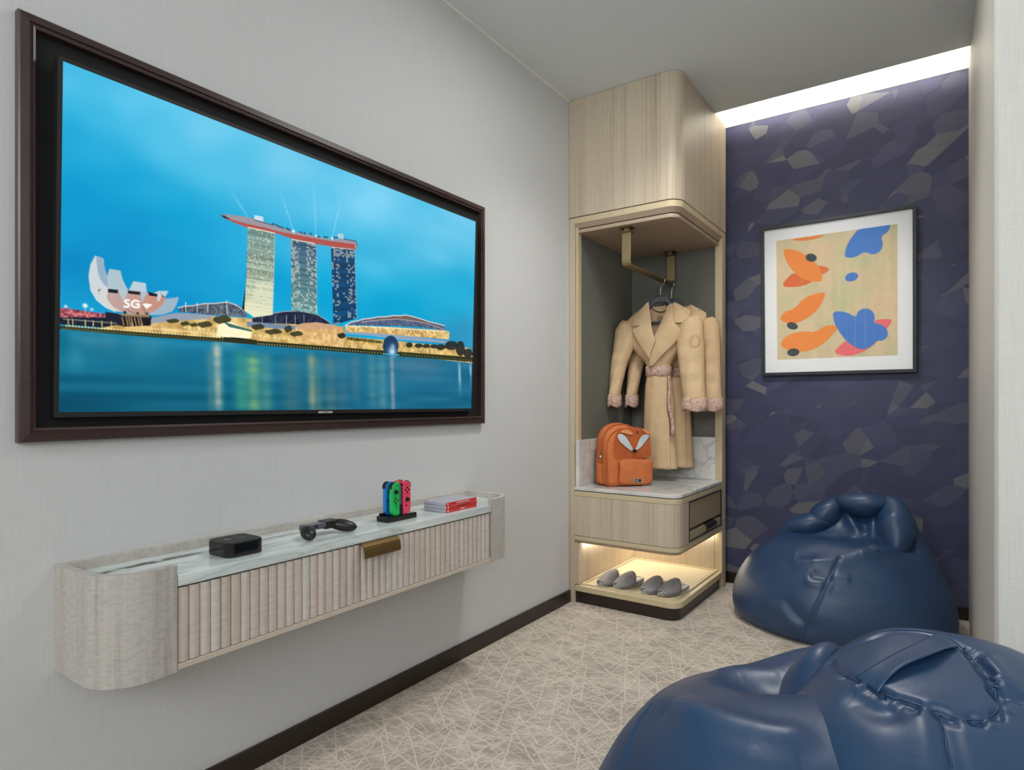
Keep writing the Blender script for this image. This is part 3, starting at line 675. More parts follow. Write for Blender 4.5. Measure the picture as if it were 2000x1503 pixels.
tp.line(B((440, 345), (600, 378), (718, 405)), 1.6, (246, 240, 220)); tp.line(B((905, 472), (1140, 515)), 1.6, (246, 240, 220)); tp.line(B((1320, 552), (1540, 578)), 1.2, (240, 220, 200))
tp.poly(B((508, 214), (602, 235), (602, 286), (508, 262)), (206, 222, 238)); tp.poly(B((1384, 410), (1446, 412), (1446, 464), (1384, 456)), (176, 206, 232))
for x, y in [(700, 308), (735, 320), (765, 335), (795, 345), (845, 355), (865, 366), (990, 395), (1030, 405), (1095, 410), (1180, 440), (1240, 444), (1265, 446), (1345, 450), (1370, 450)]:
    tp.dots(B((x, y))[0], B((x + 12, y + 4))[0], 2, 1.4, (36, 44, 60), .9)
tp.line(B((510, 266), (700, 322)), 1.0, (40, 50, 70)); tp.line(B((1450, 466), (1580, 492), (1592, 545)), 1.4, (60, 60, 80))
for (x0, y0), (x1, y1) in [((437, 232), (270, -30)), ((918, 385), (790, -20)), ((1155, 432), (1135, -90)), ((1325, 460), (1440, -20))]:
    for wdt, al in ((7, .10), (3.5, .14), (1.5, .3)): 
        n = 6
        for k in range(n):
            a_, b_ = k / n, (k + 1) / n
            tp.line(B((x0 + (x1 - x0) * a_, y0 + (y1 - y0) * a_), (x0 + (x1 - x0) * b_, y0 + (y1 - y0) * b_)), wdt * (.5 + a_), (190, 228, 250), al * (1 - a_))
tp.dots(B((918, 385))[0], B((920, 386))[0], 2, 2.2, (255, 255, 245)); tp.dots(B((1325, 460))[0], B((1326, 461))[0], 2, 2.0, (255, 250, 235)); tp.dots(B((1155, 434))[0], B((1156, 434))[0], 2, 1.5, (240, 250, 255))
# white masts and quay lamps
for x, y0, y1 in [(604, 488, 530), (655, 490, 530), (703, 500, 535), (790, 480, 540)]: tp.line(A((x, y0), (x, y1)), 1.0, (230, 240, 245))
# lotus-shaped museum
tp.poly(C((650, 860), (900, 900), (1200, 900), (1200, 1030), (900, 1040), (650, 1000)), (30, 30, 50))
tp.poly(C((1375, 705), (1540, 685), (1510, 780), (1460, 860), (1330, 900), (1180, 905), (1180, 880), (1300, 800)), (158, 182, 198))
tp.poly(C((700, 340), (835, 365), (860, 470), (925, 600), (860, 640), (680, 600), (672, 430)), (176, 196, 206))
tp.poly(C((990, 490), (1140, 515), (1150, 620), (1100, 660), (925, 610), (960, 550)), (186, 206, 216))
tp.poly(C((1290, 610), (1415, 610), (1370, 690), (1300, 700), (1230, 640)), (186, 206, 216))
tp.poly(C((530, 180), (630, 215), (640, 320), (672, 435), (700, 580), (700, 760), (780, 870), (650, 812), (540, 722), (470, 600), (447, 430), (470, 290)), (206, 216, 220))
tp.poly(C((540, 185), (630, 215), (640, 320), (672, 435), (690, 575), (640, 540), (590, 470), (560, 380), (545, 260)), (152, 176, 196))
def bowlcol(sl):
    x = np.clip((tp.px[sl] - 200) / 110., 0, 1)[..., None]; return np.array([190, 168, 166.]) * (1 - x) + np.array([200, 140, 122.]) * x
tp.poly(C((562, 610), (640, 620), (690, 590), (800, 592), (920, 602), (1150, 625), (1280, 642), (1375, 690), (1345, 770), (1250, 850), (1130, 890), (980, 895), (850, 862), (740, 830), (640, 740), (585, 660)), bowlcol)
tp.poly(C((575, 590), (680, 600), (668, 700), (740, 800), (850, 862), (740, 850), (640, 760), (590, 680)), (214, 214, 212))
tp.poly(C((800, 592), (925, 602), (905, 650), (870, 740), (830, 660)), (176, 200, 206)); tp.poly(C((1075, 622), (1165, 630), (1120, 690), (1095, 760), (1080, 690)), (170, 196, 206)); tp.poly(C((1280, 642), (1335, 652), (1310, 720), (1275, 750)), (196, 208, 212))
for q in [((682, 583), (806, 595), (800, 638), (685, 628)), ((922, 603), (1073, 622), (1068, 656), (926, 641)), ((1170, 620), (1281, 650), (1278, 681), (1176, 665)), ((1318, 642), (1372, 686), (1345, 680)), ((557, 602), (596, 578), (575, 612))]: tp.poly(C(*q), (24, 28, 40))
tp.line(C((880, 800), (930, 850), (1020, 890)), 0.8, (120, 90, 90)); tp.line(C((1095, 760), (1130, 880)), 0.8, (120, 80, 80))
tp.line(C((935, 722), (905, 718), (886, 735), (900, 755), (928, 765), (934, 790), (910, 806), (878, 798)), 2.6, (252, 250, 246))
tp.line(C((1055, 738), (1010, 722), (972, 745), (968, 785), (1005, 808), (1052, 806), (1056, 772), (1022, 770)), 2.6, (252, 250, 246))
tp.poly(C((1090, 768), (1150, 760), (1222, 776), (1148, 828)), (252, 246, 240))
for p, q in [((885, 865), (875, 1030)), ((1040, 880), (1018, 1010)), ((1150, 885), (1135, 1015)), ((1192, 935), (1160, 1020))]: tp.line(C(p, q), 3.2, (22, 20, 26))
for x in (850, 900, 930, 960, 1000, 1040, 1070): tp.line(C((x, 930), (x + 22, 1025)), 1.1, (206, 160, 90))
tp.poly(C((800, 880), (1180, 890), (1180, 930), (860, 915)), (196, 160, 110), .7)
for x in (200, 255, 405, 500, 605, 720, 970, 1090, 1205, 1330): tp.line(C((x, 945 + (x - 200) * .07), (x + 3, 1020 + (x - 200) * .05)), 1.0, (246, 216, 150)); 
tp.line(C((140, 945), (780, 1000)), 1.2, (150, 150, 130)); tp.dots(C((405, 785))[0], C((406, 786))[0], 2, 2.4, (250, 252, 250)); tp.line(C((405, 790), (405, 850)), .8, (220, 220, 230))
tp.dots(C((172, 795))[0], C((173, 795))[0], 2, 1.6, (220, 230, 240)); tp.dots(C((485, 832))[0], C((486, 832))[0], 2, 1.6, (200, 220, 240))
tp.panel('screen', (XT + .0005, sy0, szt), (XT + .0005, sy1, szt), (XB + .0005, sy1, szb), (XB + .0005, sy0, szb), M['screen'], tv)

# ------------------------------------------------------------------ floating console under the television
SY0, SY1, SX, SZ0, SZ1 = 0.533, 1.933, 0.2296, 0.4330, 0.6584
cs = thing('floating_console', (0.0, (SY0 + SY1) / 2, SZ0), 'long wall-hung console of pale grey wood with rounded ends, ribbed front and marble top', 'console')
R_ = 0.092
def end_block(near):
    """curved end panel: plan goes from the wall out, round the corner, to the drawer"""
    out, inn = [], []
    s = 1 if near else -1; y0 = SY0 if near else SY1; ye = y0 + s * 0.144; t_ = 0.016
    out.append((0.0, y0)); inn.append((0.0, y0 + s * t_))
    for a in np.linspace(0, math.pi / 2, 14):
        out.append((SX - R_ + R_ * math.sin(a), y0 + s * (R_ - R_ * math.cos(a))))
        r2 = R_ - t_; inn.append((SX - R_ + r2 * math.sin(a), y0 + s * (R_ - r2 * math.cos(a))))
    out.append((SX, ye)); inn.append((SX - t_, ye))
    n = len(out); v = []; f = []
    for z in (SZ0, SZ1): v += [(x, y, z) for x, y in out] + [(x, y, z) for x, y in inn]
    for i in range(n - 1):
        f += [(i, i + 1, 2 * n + i + 1, 2 * n + i), (n + i, 3 * n + i, 3 * n + i + 1, n + i + 1), (2 * n + i, 2 * n + i + 1, 3 * n + i + 1, 3 * n + i), (i, n + i, n + i + 1, i + 1)]
    f += [(0, 2 * n, 3 * n, n), (n - 1, 2 * n - 1, 4 * n - 1, 3 * n - 1)]
    # floor plate of the end
    m = MB().add(v, f); m.prism(inn + [(0.0, ye)], SZ0, SZ0 + 0.012); return m
for nr in (True, False): end_block(nr).make('rounded_end', M['sycamore'], cs)
box('back_rail', 0.0, 0.016, SY0 + 0.016, SY1 - 0.016, SZ0, SZ1, M['sycamore'], cs, bevel=0.001)
box('bottom_panel', 0.016, SX - 0.001, 0.679, 1.787, SZ0 + 0.0035, SZ0 + 0.0155, M['console_edge'], cs, bevel=0.001)
# marble slab lies inside the rim and comes flush at the front
def slab_poly():
    t_ = 0.016; p = [(t_, SY0 + t_)]
    r2 = R_ - t_
    for a in np.linspace(0, math.pi / 2, 12): p.append((SX - R_ + r2 * math.sin(a), SY0 + R_ - r2 * math.cos(a)))
    p += [(SX - t_, 0.679), (SX, 0.679), (SX, 1.787), (SX - t_, 1.787)]
    for a in np.linspace(math.pi / 2, 0, 12): p.append((SX - R_ + r2 * math.sin(a), SY1 - R_ + r2 * math.cos(a)))
    p.append((t_, SY1 - t_)); return p
MB().prism(slab_poly(), 0.613, 0.6377).make('marble_top', M['marble_console'], cs, bevel=0.0012)
# drop-down front: ribbed board
m = MB(); n = 46; w_ = (1.7845 - 0.6805) / n; v = []; prof_pts = 7
rows = []
for k in range(n):
    y0 = 0.6805 + k * w_
    for j in range(prof_pts):
        a = j / (prof_pts - 1); yy = y0 + w_ * (0.04 + 0.92 * a); xx = SX - 0.0075 + 0.0055 * math.sin(math.pi * (0.10 + 0.80 * a)) ** 0.9
        if j == 0: rows.append((SX - 0.013, yy))
        rows.append((xx, yy))
        if j == prof_pts - 1: rows.append((SX - 0.013, yy + .0002))
poly = rows + [(SX - 0.022, 1.7845), (SX - 0.022, 0.6805)]
nn = len(poly)
m.add([(x, y, 0.4500) for x, y in poly] + [(x, y, 0.6095) for x, y in poly], [(i, (i + 1) % nn, nn + (i + 1) % nn, nn + i) for i in range(nn)])
dr = m.make('drop_front', M['slat'], cs)
box('front_shadow_board', SX - 0.030, SX - 0.0225, 0.679, 1.787, 0.448, 0.613, M['base_dark'], cs)
# curved bronze pull
m = MB(); ring = []
prof_h = [(SX - 0.004, 0.6125), (SX + 0.006, 0.6125), (SX + 0.013, 0.610), (SX + 0.018, 0.604), (SX + 0.021, 0.596), (SX + 0.023, 0.585), (SX + 0.0235, 0.574)]
inner = [(x - 0.0025, z - 0.002) for x, z in prof_h[::-1]]
pr = prof_h + inner
m.loft([[(x, y, z) for x, z in pr] for y in (1.176, 1.313)], True, True)
m.make('pull_handle', M['bronze'], dr, smooth=False)

# ------------------------------------------------------------------ things on the console
ZM = 0.6380
sb = thing('streaming_box', (0.142, 0.862, ZM), 'small square black streaming box with rounded corners on the marble console top', 'media box')
def soft_box(x0, x1, y0, y1, z0, z1, r, rb=0.003, n=8):
    rings = []
    for z, ins in ((z0, rb), (z0 + rb * .4, rb * .35), (z0 + rb, 0), (z1 - rb, 0), (z1 - rb * .4, rb * .35), (z1, rb)):
        rings.append([(x, y, z) for x, y in rrect(x0 + ins, x1 - ins, y0 + ins, y1 - ins, max(r - ins, .001), n)])
    return MB().loft(rings)
bx0, bx1, by0, by1 = 0.093, 0.191, 0.813, 0.911
soft_box(bx0, bx1, by0, by1, ZM, ZM + 0.0335, 0.022, 0.002).make('case', M['black_gloss'], sb, smooth=False)
soft_box(bx0 + .002, bx1 - .002, by0 + .002, by1 - .002, ZM + 0.0333, ZM + 0.0345, 0.020, 0.0004).make('top_panel', M['black_matt'], sb)
M['dark_mark'] = plain('dark_grey_mark', (96, 96, 98), 0.4)
mt = Matrix.Translation((0.142, 0.876, ZM + 0.0348)) @ Matrix.Rotation(math.pi / 2, 4, 'Z')
text_mesh('lettering', 'tv', 0.030, M['dark_mark'], sb, mt)
m = MB(); cx, cy = 0.140, 0.842; ap = [(cx + 0.0085 * math.cos(t) * (1 + .06 * math.sin(2 * t)) , cy + 0.0078 * math.sin(t) * (1 - 0.10 * abs(math.cos(t)))) for t in np.linspace(0, 2 * math.pi, 28, endpoint=False)]
m.prism(ap, ZM + 0.0346, ZM + 0.0349); m.prism([(cx - 0.014 + 0.004 * math.cos(t), cy + 0.003 + 0.0016 * math.sin(t)) for t in np.linspace(0, 2 * math.pi, 12, endpoint=False)], ZM + 0.0346, ZM + 0.0349)
m.make('emblem', M['dark_mark'], sb)

gp = thing('controller_grip', (0.16, 1.11, ZM), 'black controller grip with two round handles lying empty on the marble console top', 'controller grip')
def Rz(a): return np.array([[math.cos(a), -math.sin(a), 0], [math.sin(a), math.cos(a), 0], [0, 0, 1.]])
def Ry(a): return np.array([[math.cos(a), 0, math.sin(a)], [0, 1, 0], [-math.sin(a), 0, math.cos(a)]])
def grip_handle(c, a, L):
    R = Rz(a); rings = []
    for k in range(15):
        t = k / 14; ph = math.pi * t; r = (math.sin(ph) ** 0.48) * (0.0165 + 0.003 * t) + 0.0004
        z = c[2] + 0.006 * math.cos(ph * .8)
        rings.append([np.array([c[0], c[1], z]) + R @ np.array([L * (t - .5), r * math.cos(q) * 1.08, r * math.sin(q) * .92]) for q in np.linspace(0, 2 * math.pi, 18, endpoint=False)])
    return MB().loft(rings)
grip_handle((0.168, 1.052, ZM + 0.0175), -0.35, 0.062).make('handle', M['grip'], gp, smooth=True)
grip_handle((0.162, 1.172, ZM + 0.0180), 0.75, 0.084).make('handle', M['grip'], gp, smooth=True)
m = MB(); m.loft([[(0.148 + dx, y, ZM + z) for dx, z in ((-0.024, .020), (0.006, .019), (0.012, .024), (0.011, .0355), (-0.022, .0345))] for y in (1.055, 1.10, 1.15)])
cb_ = m.make('centre_block', M['smoke'], gp, bevel=0.0015)
box('port', 0.1585, 0.1606, 1.080, 1.091, ZM + .0265, ZM + .0315, M['black_void'], cb_)
m = MB(); m.loft([[(0.148 + dx, y, ZM + z) for dx, z in ((-0.03, .016), (0.010, .015), (0.0145, .022), (0.0135, .037), (-0.026, .037))] for y in (1.118, 1.15, 1.165)]); m.make('side_cover', M['grip'], gp, bevel=0.003)

dk = thing('charging_dock', (0.146, 1.400, ZM), 'low black charging dock that holds four upright game controllers', 'charging dock')
DX0, DX1, DY0, DY1 = 0.122, 0.176, 1.338, 1.462
box('base', DX0, DX1, DY0, DY1, ZM, ZM + 0.0165, M['black_gloss'], dk, bevel=0.003)
m = MB().box(0.140, 0.168, 1.3915, 1.4085, ZM + .0165, ZM + .046); m.make('post', M['black_matt'], dk, bevel=0.002)
m = MB().box(0.134, 0.166, 1.3935, 1.4065, ZM + .046, ZM + .106); m.make('charge_rail', M['smoke'], dk, bevel=0.003, label='smoky grey translucent rail')
m = MB().box(0.126, 0.133, 1.345, 1.455, ZM + .0165, ZM + .024); m.make('slot', M['black_matt'], dk)
def controller(label, mat, x, y, left, stick_top):
    """left: shoulder curve on the small-y side"""
    h, w, d = 0.102, 0.0325, 0.0145
    t = thing('game_controller', (x, y, ZM + 0.0165), label, 'game controller', 'small controllers standing in the charging dock')
    z0 = ZM + 0.0165; r = 0.0165
    def outline(ins):
        p = []; s = -1 if left else 1      # s: side that carries the big round corners
        yo, yi = s * (w / 2 - ins), -s * (w / 2 - ins)
        rr = r - ins
        for a in np.linspace(0, math.pi / 2, 9): p.append((yo - s * rr * (1 - math.sin(a)), h - ins - rr * (1 - math.cos(a))))
        for a in np.linspace(math.pi / 2, 0, 9): p.append((yo - s * rr * (1 - math.sin(a)), ins + rr * (1 - math.cos(a))))
        p += [(yi, ins), (yi, h - ins)]; return p
    rings = []
    for dx, ins in ((-d / 2, .0025), (-d / 2 + .0025, 0), (d / 2 - .002, 0), (d / 2 - .0005, .0008), (d / 2, .0025)):
        rings.append([(x + dx, y + a, z0 + b_) for a, b_ in outline(ins)])
    body = MB().loft(rings).make('shell', mat, t, smooth=False)
    def disc(name, yy, zz, rad, hgt, mt_):
        MB().loft([[(x + d / 2 + dx, y + yy + r_ * math.cos(a), z0 + zz + r_ * math.sin(a)) for a in np.linspace(0, 2 * math.pi, 16, endpoint=False)] for dx, r_ in ((-.0005, rad), (hgt * .8, rad), (hgt, rad * .85))]).make(name, mt_, t)
    sz, bz = (0.073, 0.045) if stick_top else (0.045, 0.075)
    MB().loft([[(x + d / 2 + dx, y + r_ * math.cos(a), z0 + sz + r_ * math.sin(a)) for a in np.linspace(0, 2 * math.pi, 18, endpoint=False)] for dx, r_ in ((-.0005, .0072), (.0008, .0072), (.001, .0035), (.004, .0035), (.0042, .0062), (.006, .0058), (.0055, .002))]).make('thumbstick', M['black_matt'], t)
    for a, b_ in ((0, .0075), (0, -.0075), (.0075, 0), (-.0075, 0)): disc('button', a, bz + b_, .0029, .0014, M['black_matt'])
    disc('button', (.006 if left else -.006), 0.092 if not stick_top else 0.093, .0016, .001, M['black_matt'])
    disc('button', .003 if left else -.004, 0.026, .0024, .0008, M['black_matt'])
    # shoulder trigger, wraps the round top corner
    s = -1 if left else 1; rings = []
    for a in np.linspace(0.15, math.pi / 2 + .15, 9):
        ca, sa = math.sin(a), math.cos(a)
        cy_, cz_ = y + s * (w / 2 - r), z0 + h - r
        rings.append([(x + dx, cy_ + s * (r + dr_) * ca, cz_ + (r + dr_) * sa) for dx, dr_ in ((-d / 2 + .001, -.001), (d / 2 - .0015, -.001), (d / 2 - .0015, .0022), (-d / 2 + .001, .0022))])
    MB().loft(rings).make('shoulder_button', M['black_matt'], t)
    box('rail', x - .003, x + .003, y - s * w / 2 - s * .0 - (.0015 if s > 0 else 0), y - s * w / 2 + (.0015 if s < 0 else 0), z0 + .008, z0 + h - .006, M['black_matt'], t)
    return t
controller('green upright controller at the front left of the charging dock', M['ctl_green'], 0.162, 1.3755, True, True)
controller('pink upright controller at the front right of the charging dock', M['ctl_pink'], 0.162, 1.4245, False, False)
controller('blue upright controller behind the green one in the charging dock', M['ctl_blue'], 0.134, 1.3755, True, True)
controller('red upright controller mostly hidden behind the pink one in the charging dock', M['ctl_red'], 0.134, 1.4245, False, False)

for k, (lab, wr) in enumerate([('red-spined clear game case at the bottom of the stack on the console', 'SWITCH'), ('red-spined clear game case in the middle of the stack of three', 'PARTY WORLD'), ('red-spined clear game case on top of the stack of three', 'LEGEND GAMES')]):
    z = ZM + 0.0112 * k; dx = (0.0, .001, -.001)[k]
    X0, X1, Y0_, Y1_ = 0.103 + dx, 0.204 + dx, 1.571, 1.737
    t = thing('game_case', ((X0 + X1) / 2, (Y0_ + Y1_) / 2, z), lab, 'game case', 'stacked game cases')
    box('clear_shell', X0, X1 - .0012, Y0_, Y1_, z, z + 0.0106, M['case'], t, bevel=0.0012)
    box('paper_sleeve', X0 + .004, X1 - .003, Y0_ + .003, Y1_ - .003, z + .001, z + 0.0098, M['paper_insert'], t)
    sp_ = box('spine', X1 - .0012, X1, Y0_ + .001, Y1_ - .001, z + .0004, z + 0.0102, M['spine'], t, bevel=0.0004)
    mt = Matrix.Translation((X1 + .0002, (Y0_ + Y1_) / 2 + (.02 if k else 0), z + 0.0053)) @ Matrix.Rotation(math.pi / 2, 4, 'Z') @ Matrix.Rotation(math.pi / 2, 4, 'X')
    MB().loft([[(X1 + dx2, Y0_ + .010 + .003 * math.cos(a), z + .0053 + .003 * math.sin(a)) for a in np.linspace(0, 2 * math.pi, 12, endpoint=False)] for dx2 in (0, .0003)]).make('spine_mark', M['thread'], sp_)
    m = MB()
    for q in range(14 if k else 5):
        yy = Y0_ + (.055 if k else .075) + q * .0052; m.box(X1, X1 + .0003, yy, yy + (.0036 if q % 4 else .0022), z + .0035, z + .0068)
    m.make('spine_print', M['thread'] if k != 1 else M['spine_dark'], sp_)
# ------------------------------------------------------------------ corner wardrobe
WY, WX, WB = 2.753, 0.572, 3.49
wd = thing('corner_wardrobe', (0.29, 3.15, 0.0), 'tall pale oak open corner wardrobe with marble seat, drawer and lit shoe shelf', 'wardrobe')
# upper closed box
MB().prism(corner_poly(0.001, WX, WY, WB, 0.06), 1.940, HC - 0.001).make('upper_cabinet', M['oak'], wd, bevel=0.0015)
box('cabinet_door', WX - 0.012, WX + 0.0012, WY + 0.064, WB - .002, 1.944, HC - 0.002, M['oak'], wd, bevel=0.001)
m = MB().prism(corner_poly(0.001, WX, WY, WB, 0.06), 1.906, 1.936); m.make('canopy_band', M['oak_edge'], wd, bevel=0.002)
MB().prism(corner_poly(0.001, WX - .006, WY + .006, WB, 0.055), 1.9355, 1.9405).make('shadow_gap', M['base_dark'], wd)
# bevelled return under the band and the recessed soffit board
rings = []
for z, ins in ((1.906, 0.0), (1.884, 0.016)):
    rings.append([(x, y, z) for x, y in corner_poly(0.02, WX - ins, WY + ins, WB, 0.06 - ins * .6)])
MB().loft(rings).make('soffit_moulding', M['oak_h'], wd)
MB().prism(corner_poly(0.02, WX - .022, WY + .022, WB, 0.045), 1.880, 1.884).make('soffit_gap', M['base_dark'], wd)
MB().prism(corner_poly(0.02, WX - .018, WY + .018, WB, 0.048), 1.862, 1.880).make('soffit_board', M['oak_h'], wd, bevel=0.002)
# side frames against the two walls
box('side_panel', 0.001, 0.032, WY, WB, 0.0, 1.907, M['oak'], wd, bevel=0.0015)
m = MB().box(0.03, WX, 3.455, WB, 0.0, 1.907); m.make('back_panel', M['oak'], wd, bevel=0.0015)
m = MB().box(WX - .040, WX, 3.425, 3.455, 0.0, 1.907); m.make('front_edge', M['oak_edge'], wd, bevel=0.003)
m = MB().box(0.032, .046, WY + .012, WY + .05, 0.30, 1.907); m.make('front_edge', M['oak_edge'], wd, bevel=0.003)
box('wall_filler', 0.001, 0.545, WB, YB, 0.0, HC - .001, M['oak'], wd)
box('fabric_panel', 0.031, 0.036, WY + .05, 3.452, 0.80, 1.862, M['grey_panel'], wd)
box('fabric_panel', 0.036, WX - .041, 3.449, 3.455, 0.80, 1.862, M['grey_panel'], wd)
# marble seat and upstands
MB().prism(corner_poly(0.032, WX, WY, 3.4255, 0.06), 0.566, 0.584).make('marble_seat', M['marble'], wd, bevel=0.003)
box('marble_upstand', 0.036, 0.056, WY + .004, 3.449, 0.584, 0.818, M['marble'], wd, bevel=0.002)
box('marble_upstand', 0.056, WX - .004, 3.4255, 3.449, 0.584, 0.818, M['marble'], wd, bevel=0.002)
# drawer carcass
MB().prism(corner_poly(0.033, WX - .004, WY + .004, 3.4255, 0.057), 0.5625, 0.5665).make('shadow_gap', M['base_dark'], wd)
MB().prism(corner_poly(0.033, WX, WY, 3.4255, 0.06), 0.538, 0.5625).make('seat_band', M['oak_edge'], wd, bevel=0.002)
# carcass body with the drawer opening cut in its right face
DYa, DYb, DZa, DZb = 2.889, 3.411, 0.346, 0.536
m = MB().prism([(0.033, WY)] + corner_poly(0.033, WX, WY, DYa, 0.06)[1:-1] + [(0.033, DYa)], 0.340, 0.5372)
m.make('carcass', M['oak'], wd, bevel=0.0008)
m = MB().box(0.033, WX - .055, DYa, DYb, .340, .5372).box(0.033, WX, DYb, 3.4255, .340, .5372).box(WX - .06, WX, DYa, DYb, .340, DZa)
m.make('carcass_rear', M['oak'], wd)
m = MB().box(WX - .0545, WX - .053, DYa, DYb, DZa, .5372); m.make('drawer_recess', M['black_void'], wd)
fr_ = MB().box(WX - .05, WX + .001, DYa, DYa + .008, DZa, DZb).box(WX - .05, WX + .001, DYb - .008, DYb, DZa, DZb).box(WX - .05, WX + .001, DYa, DYb, DZb - .003, DZb + .001).box(WX - .05, WX + .001, DYa, DYb, DZa, DZa + .004)
fr_.make('drawer_surround', M['base_dark'], wd)
dw = box('drawer', WX - .05, WX - .002, DYa + .010, DYb - .010, 0.407, 0.531, M['bronze_panel'], wd, bevel=.001)
box('drawer_lower_lip', WX - .05, WX - .002, DYa + .010, DYb - .010, 0.351, 0.391, M['lip'], wd, bevel=.001)
m = MB(); hp = []
m.loft([[(WX - .012 + .026 * math.cos(a), y, 0.379 + .021 * math.sin(a)) for a in np.linspace(-math.pi / 2, math.pi / 2, 12)] for y in (3.110, 3.285)])
hd_ = m.make('pull', M['black_leather'], dw, smooth=False, bevel=.001)
m = MB(); m.loft([[(WX - .012 + .0265 * math.cos(a), y, 0.379 + .0215 * math.sin(a)) for a in np.linspace(-math.pi / 2, math.pi / 2, 12)] for y in (3.107, 3.112)]); m.make('pull_end', M['brass'], hd_)
MB().prism(corner_poly(0.033, WX - .002, WY + .002, 3.4255, 0.058), 0.338, 0.340).make('shadow_gap', M['base_dark'], wd)
MB().prism(corner_poly(0.033, WX, WY, 3.4255, 0.06), 0.317, 0.338).make('lower_band', M['oak_edge'], wd, bevel=0.0025)
rings = [[(x, y, z) for x, y in corner_poly(0.033, WX - i, WY + i, 3.4255, 0.06 - i * .6)] for z, i in ((0.317, 0.004), (0.302, 0.014), (0.301, 0.02))]
MB().loft(rings).make('underside_moulding', M['oak_h'], wd)
# shoe niche: linings, platform, tray, plinth
box('niche_lining', 0.032, 0.058, WY + .002, 3.442, 0.094, 0.3005, M['oak'], wd, bevel=.001)
box('niche_lining', 0.058, WX - .041, 3.425, 3.455, 0.094, 0.3005, M['oak'], wd, bevel=.001)
led = MB().box(0.062, 0.075, 2.80, 3.40, 0.2955, 0.3005).box(0.075, 0.53, 3.405, 3.42, 0.2955, 0.3005)
led.make('light_strip', M['led'], wd, label='warm glowing light strip under the drawer')
MB().prism(corner_poly(0.033, WX, WY, 3.4255, 0.06), 0.060, 0.090).make('platform', M['oak_edge'], wd, bevel=0.004)
ti = 0.022
def rim_ring(i, z, r): return [(x, y, z) for x, y in corner_poly(0.059 + i, WX - ti - i, WY + ti + i, 3.425 - i, max(.05 - i * .7, .005))]
m = MB().loft([rim_ring(0, .090, 0), rim_ring(0.002, .0975, 0), rim_ring(.014, .0975, 0), rim_ring(.016, .091, 0)], True, False); m.make('tray_rim', M['oak_edge'], wd)
MB().prism([(x, y) for x, y, z in rim_ring(.020, 0, 0)], 0.0895, 0.0935).make('tray_liner', M['leather_tray'], wd, bevel=.001)
MB().prism(corner_poly(0.033, WX - .016, WY + .016, 3.4255, 0.06), 0.0, 0.060).make('plinth', M['base_dark'], wd)
# hanging rail
RX, RZ = 0.288, 1.680
rl = MB()
def strap(y0):
    return None
path = [(2.815, 1.838), (2.812, 1.70), (2.815, 1.690), (2.822, 1.682), (2.832, 1.679), (3.396, 1.679), (3.406, 1.682), (3.413, 1.690), (3.416, 1.70), (3.413, 1.838)]
th = 0.007; ringsA = []
for k, (y, z) in enumerate(path):
    a = np.array(path[max(k - 1, 0)]); b_ = np.array(path[min(k + 1, len(path) - 1)]); d = (b_ - a) / np.linalg.norm(b_ - a); nrm = np.array([-d[1], d[0]])
    p = np.array([y, z]); o1 = p + nrm * th / 2; o2 = p - nrm * th / 2
    ringsA.append([(RX - .023, o1[0], o1[1]), (RX + .023, o1[0], o1[1]), (RX + .023, o2[0], o2[1]), (RX - .023, o2[0], o2[1])])
rr_ = MB().loft(ringsA).make('hanging_rail', M['brass'], wd, bevel=.0008)
for y in (2.822, 3.406):
    m = MB().box(RX - .030, RX + .030, y - .030, y + .030, 1.856, 1.862); m.make('rail_plate', M['bronze'], rr_, bevel=.001)
    m = MB().box(RX - .012, RX + .012, y - .012, y + .012, 1.842, 1.857); m.make('rail_stem', M['brass'], rr_)
    m = MB().box(RX - .026, RX + .026, y - .018, y + .018, 1.836, 1.843); m.make('rail_collar', M['bronze'], rr_, bevel=.001)

# ------------------------------------------------------------------ hangers and bathrobes
def sm(t): t = np.clip(t, 0, 1); return t * t * (3 - 2 * t)
def interp(z, pts):
    zs = [p[0] for p in pts]; return np.interp(z, zs, [p[1] for p in pts])
G6 = lambda x, y: (1180 + x / 5.367, 560 + y / 5.367)
def hanger(cx, cy, label):
    t = thing('clothes_hanger', (cx, cy, 1.55), label, 'clothes hanger', 'grey hangers on the wardrobe rail')
    rc = .288; pts = [(cx, cy, 1.588), (cx, cy, 1.620), (cx + .003, cy, 1.638), (rc + .018, cy, 1.650), (rc + .027, cy, 1.662), (rc + .029, cy, 1.675), (rc + .025, cy, 1.685), (rc + .012, cy, 1.6895), (rc - .006, cy, 1.6895), (rc - .020, cy, 1.687), (rc - .027, cy, 1.678)]
    P = np.array(pts); tt = np.linspace(0, len(P) - 1, 40); Q = np.stack([np.interp(tt, range(len(P)), P[:, i]) for i in range(3)], 1)
    MB().tube(Q, 0.0016, 8).make('hook', M['steel'], t, smooth=True)
    # broad neck and shoulder arms
    rings = []
    for s in np.linspace(-1, 1, 33):
        a = abs(s); x = cx + s * .185
        zt = 1.590 - .004 * a if a < .19 else np.interp(a, [.19, .36, 1.0], [1.589, 1.535, 1.455])
        zb = np.interp(a, [0, .2, .36, 1.0], [1.552, 1.545, 1.515, 1.435])
        d = np.interp(a, [0, .3, 1], [.011, .013, .016]); zm = (zt + zb) / 2; hh = (zt - zb) / 2
        yo = 0.02 * a * a
        rings.append([(x, cy + yo + d * math.cos(q), zm + hh * math.sin(q)) for q in np.linspace(0, 2 * math.pi, 12, endpoint=False)])
    MB().loft(rings).make('shoulder_piece', M['hanger'], t, smooth=True)
    MB().box(cx - .12, cx + .12, cy - .004, cy + .006, 1.438, 1.452).make('trouser_bar', M['hanger'], t, bevel=.002)
    return t

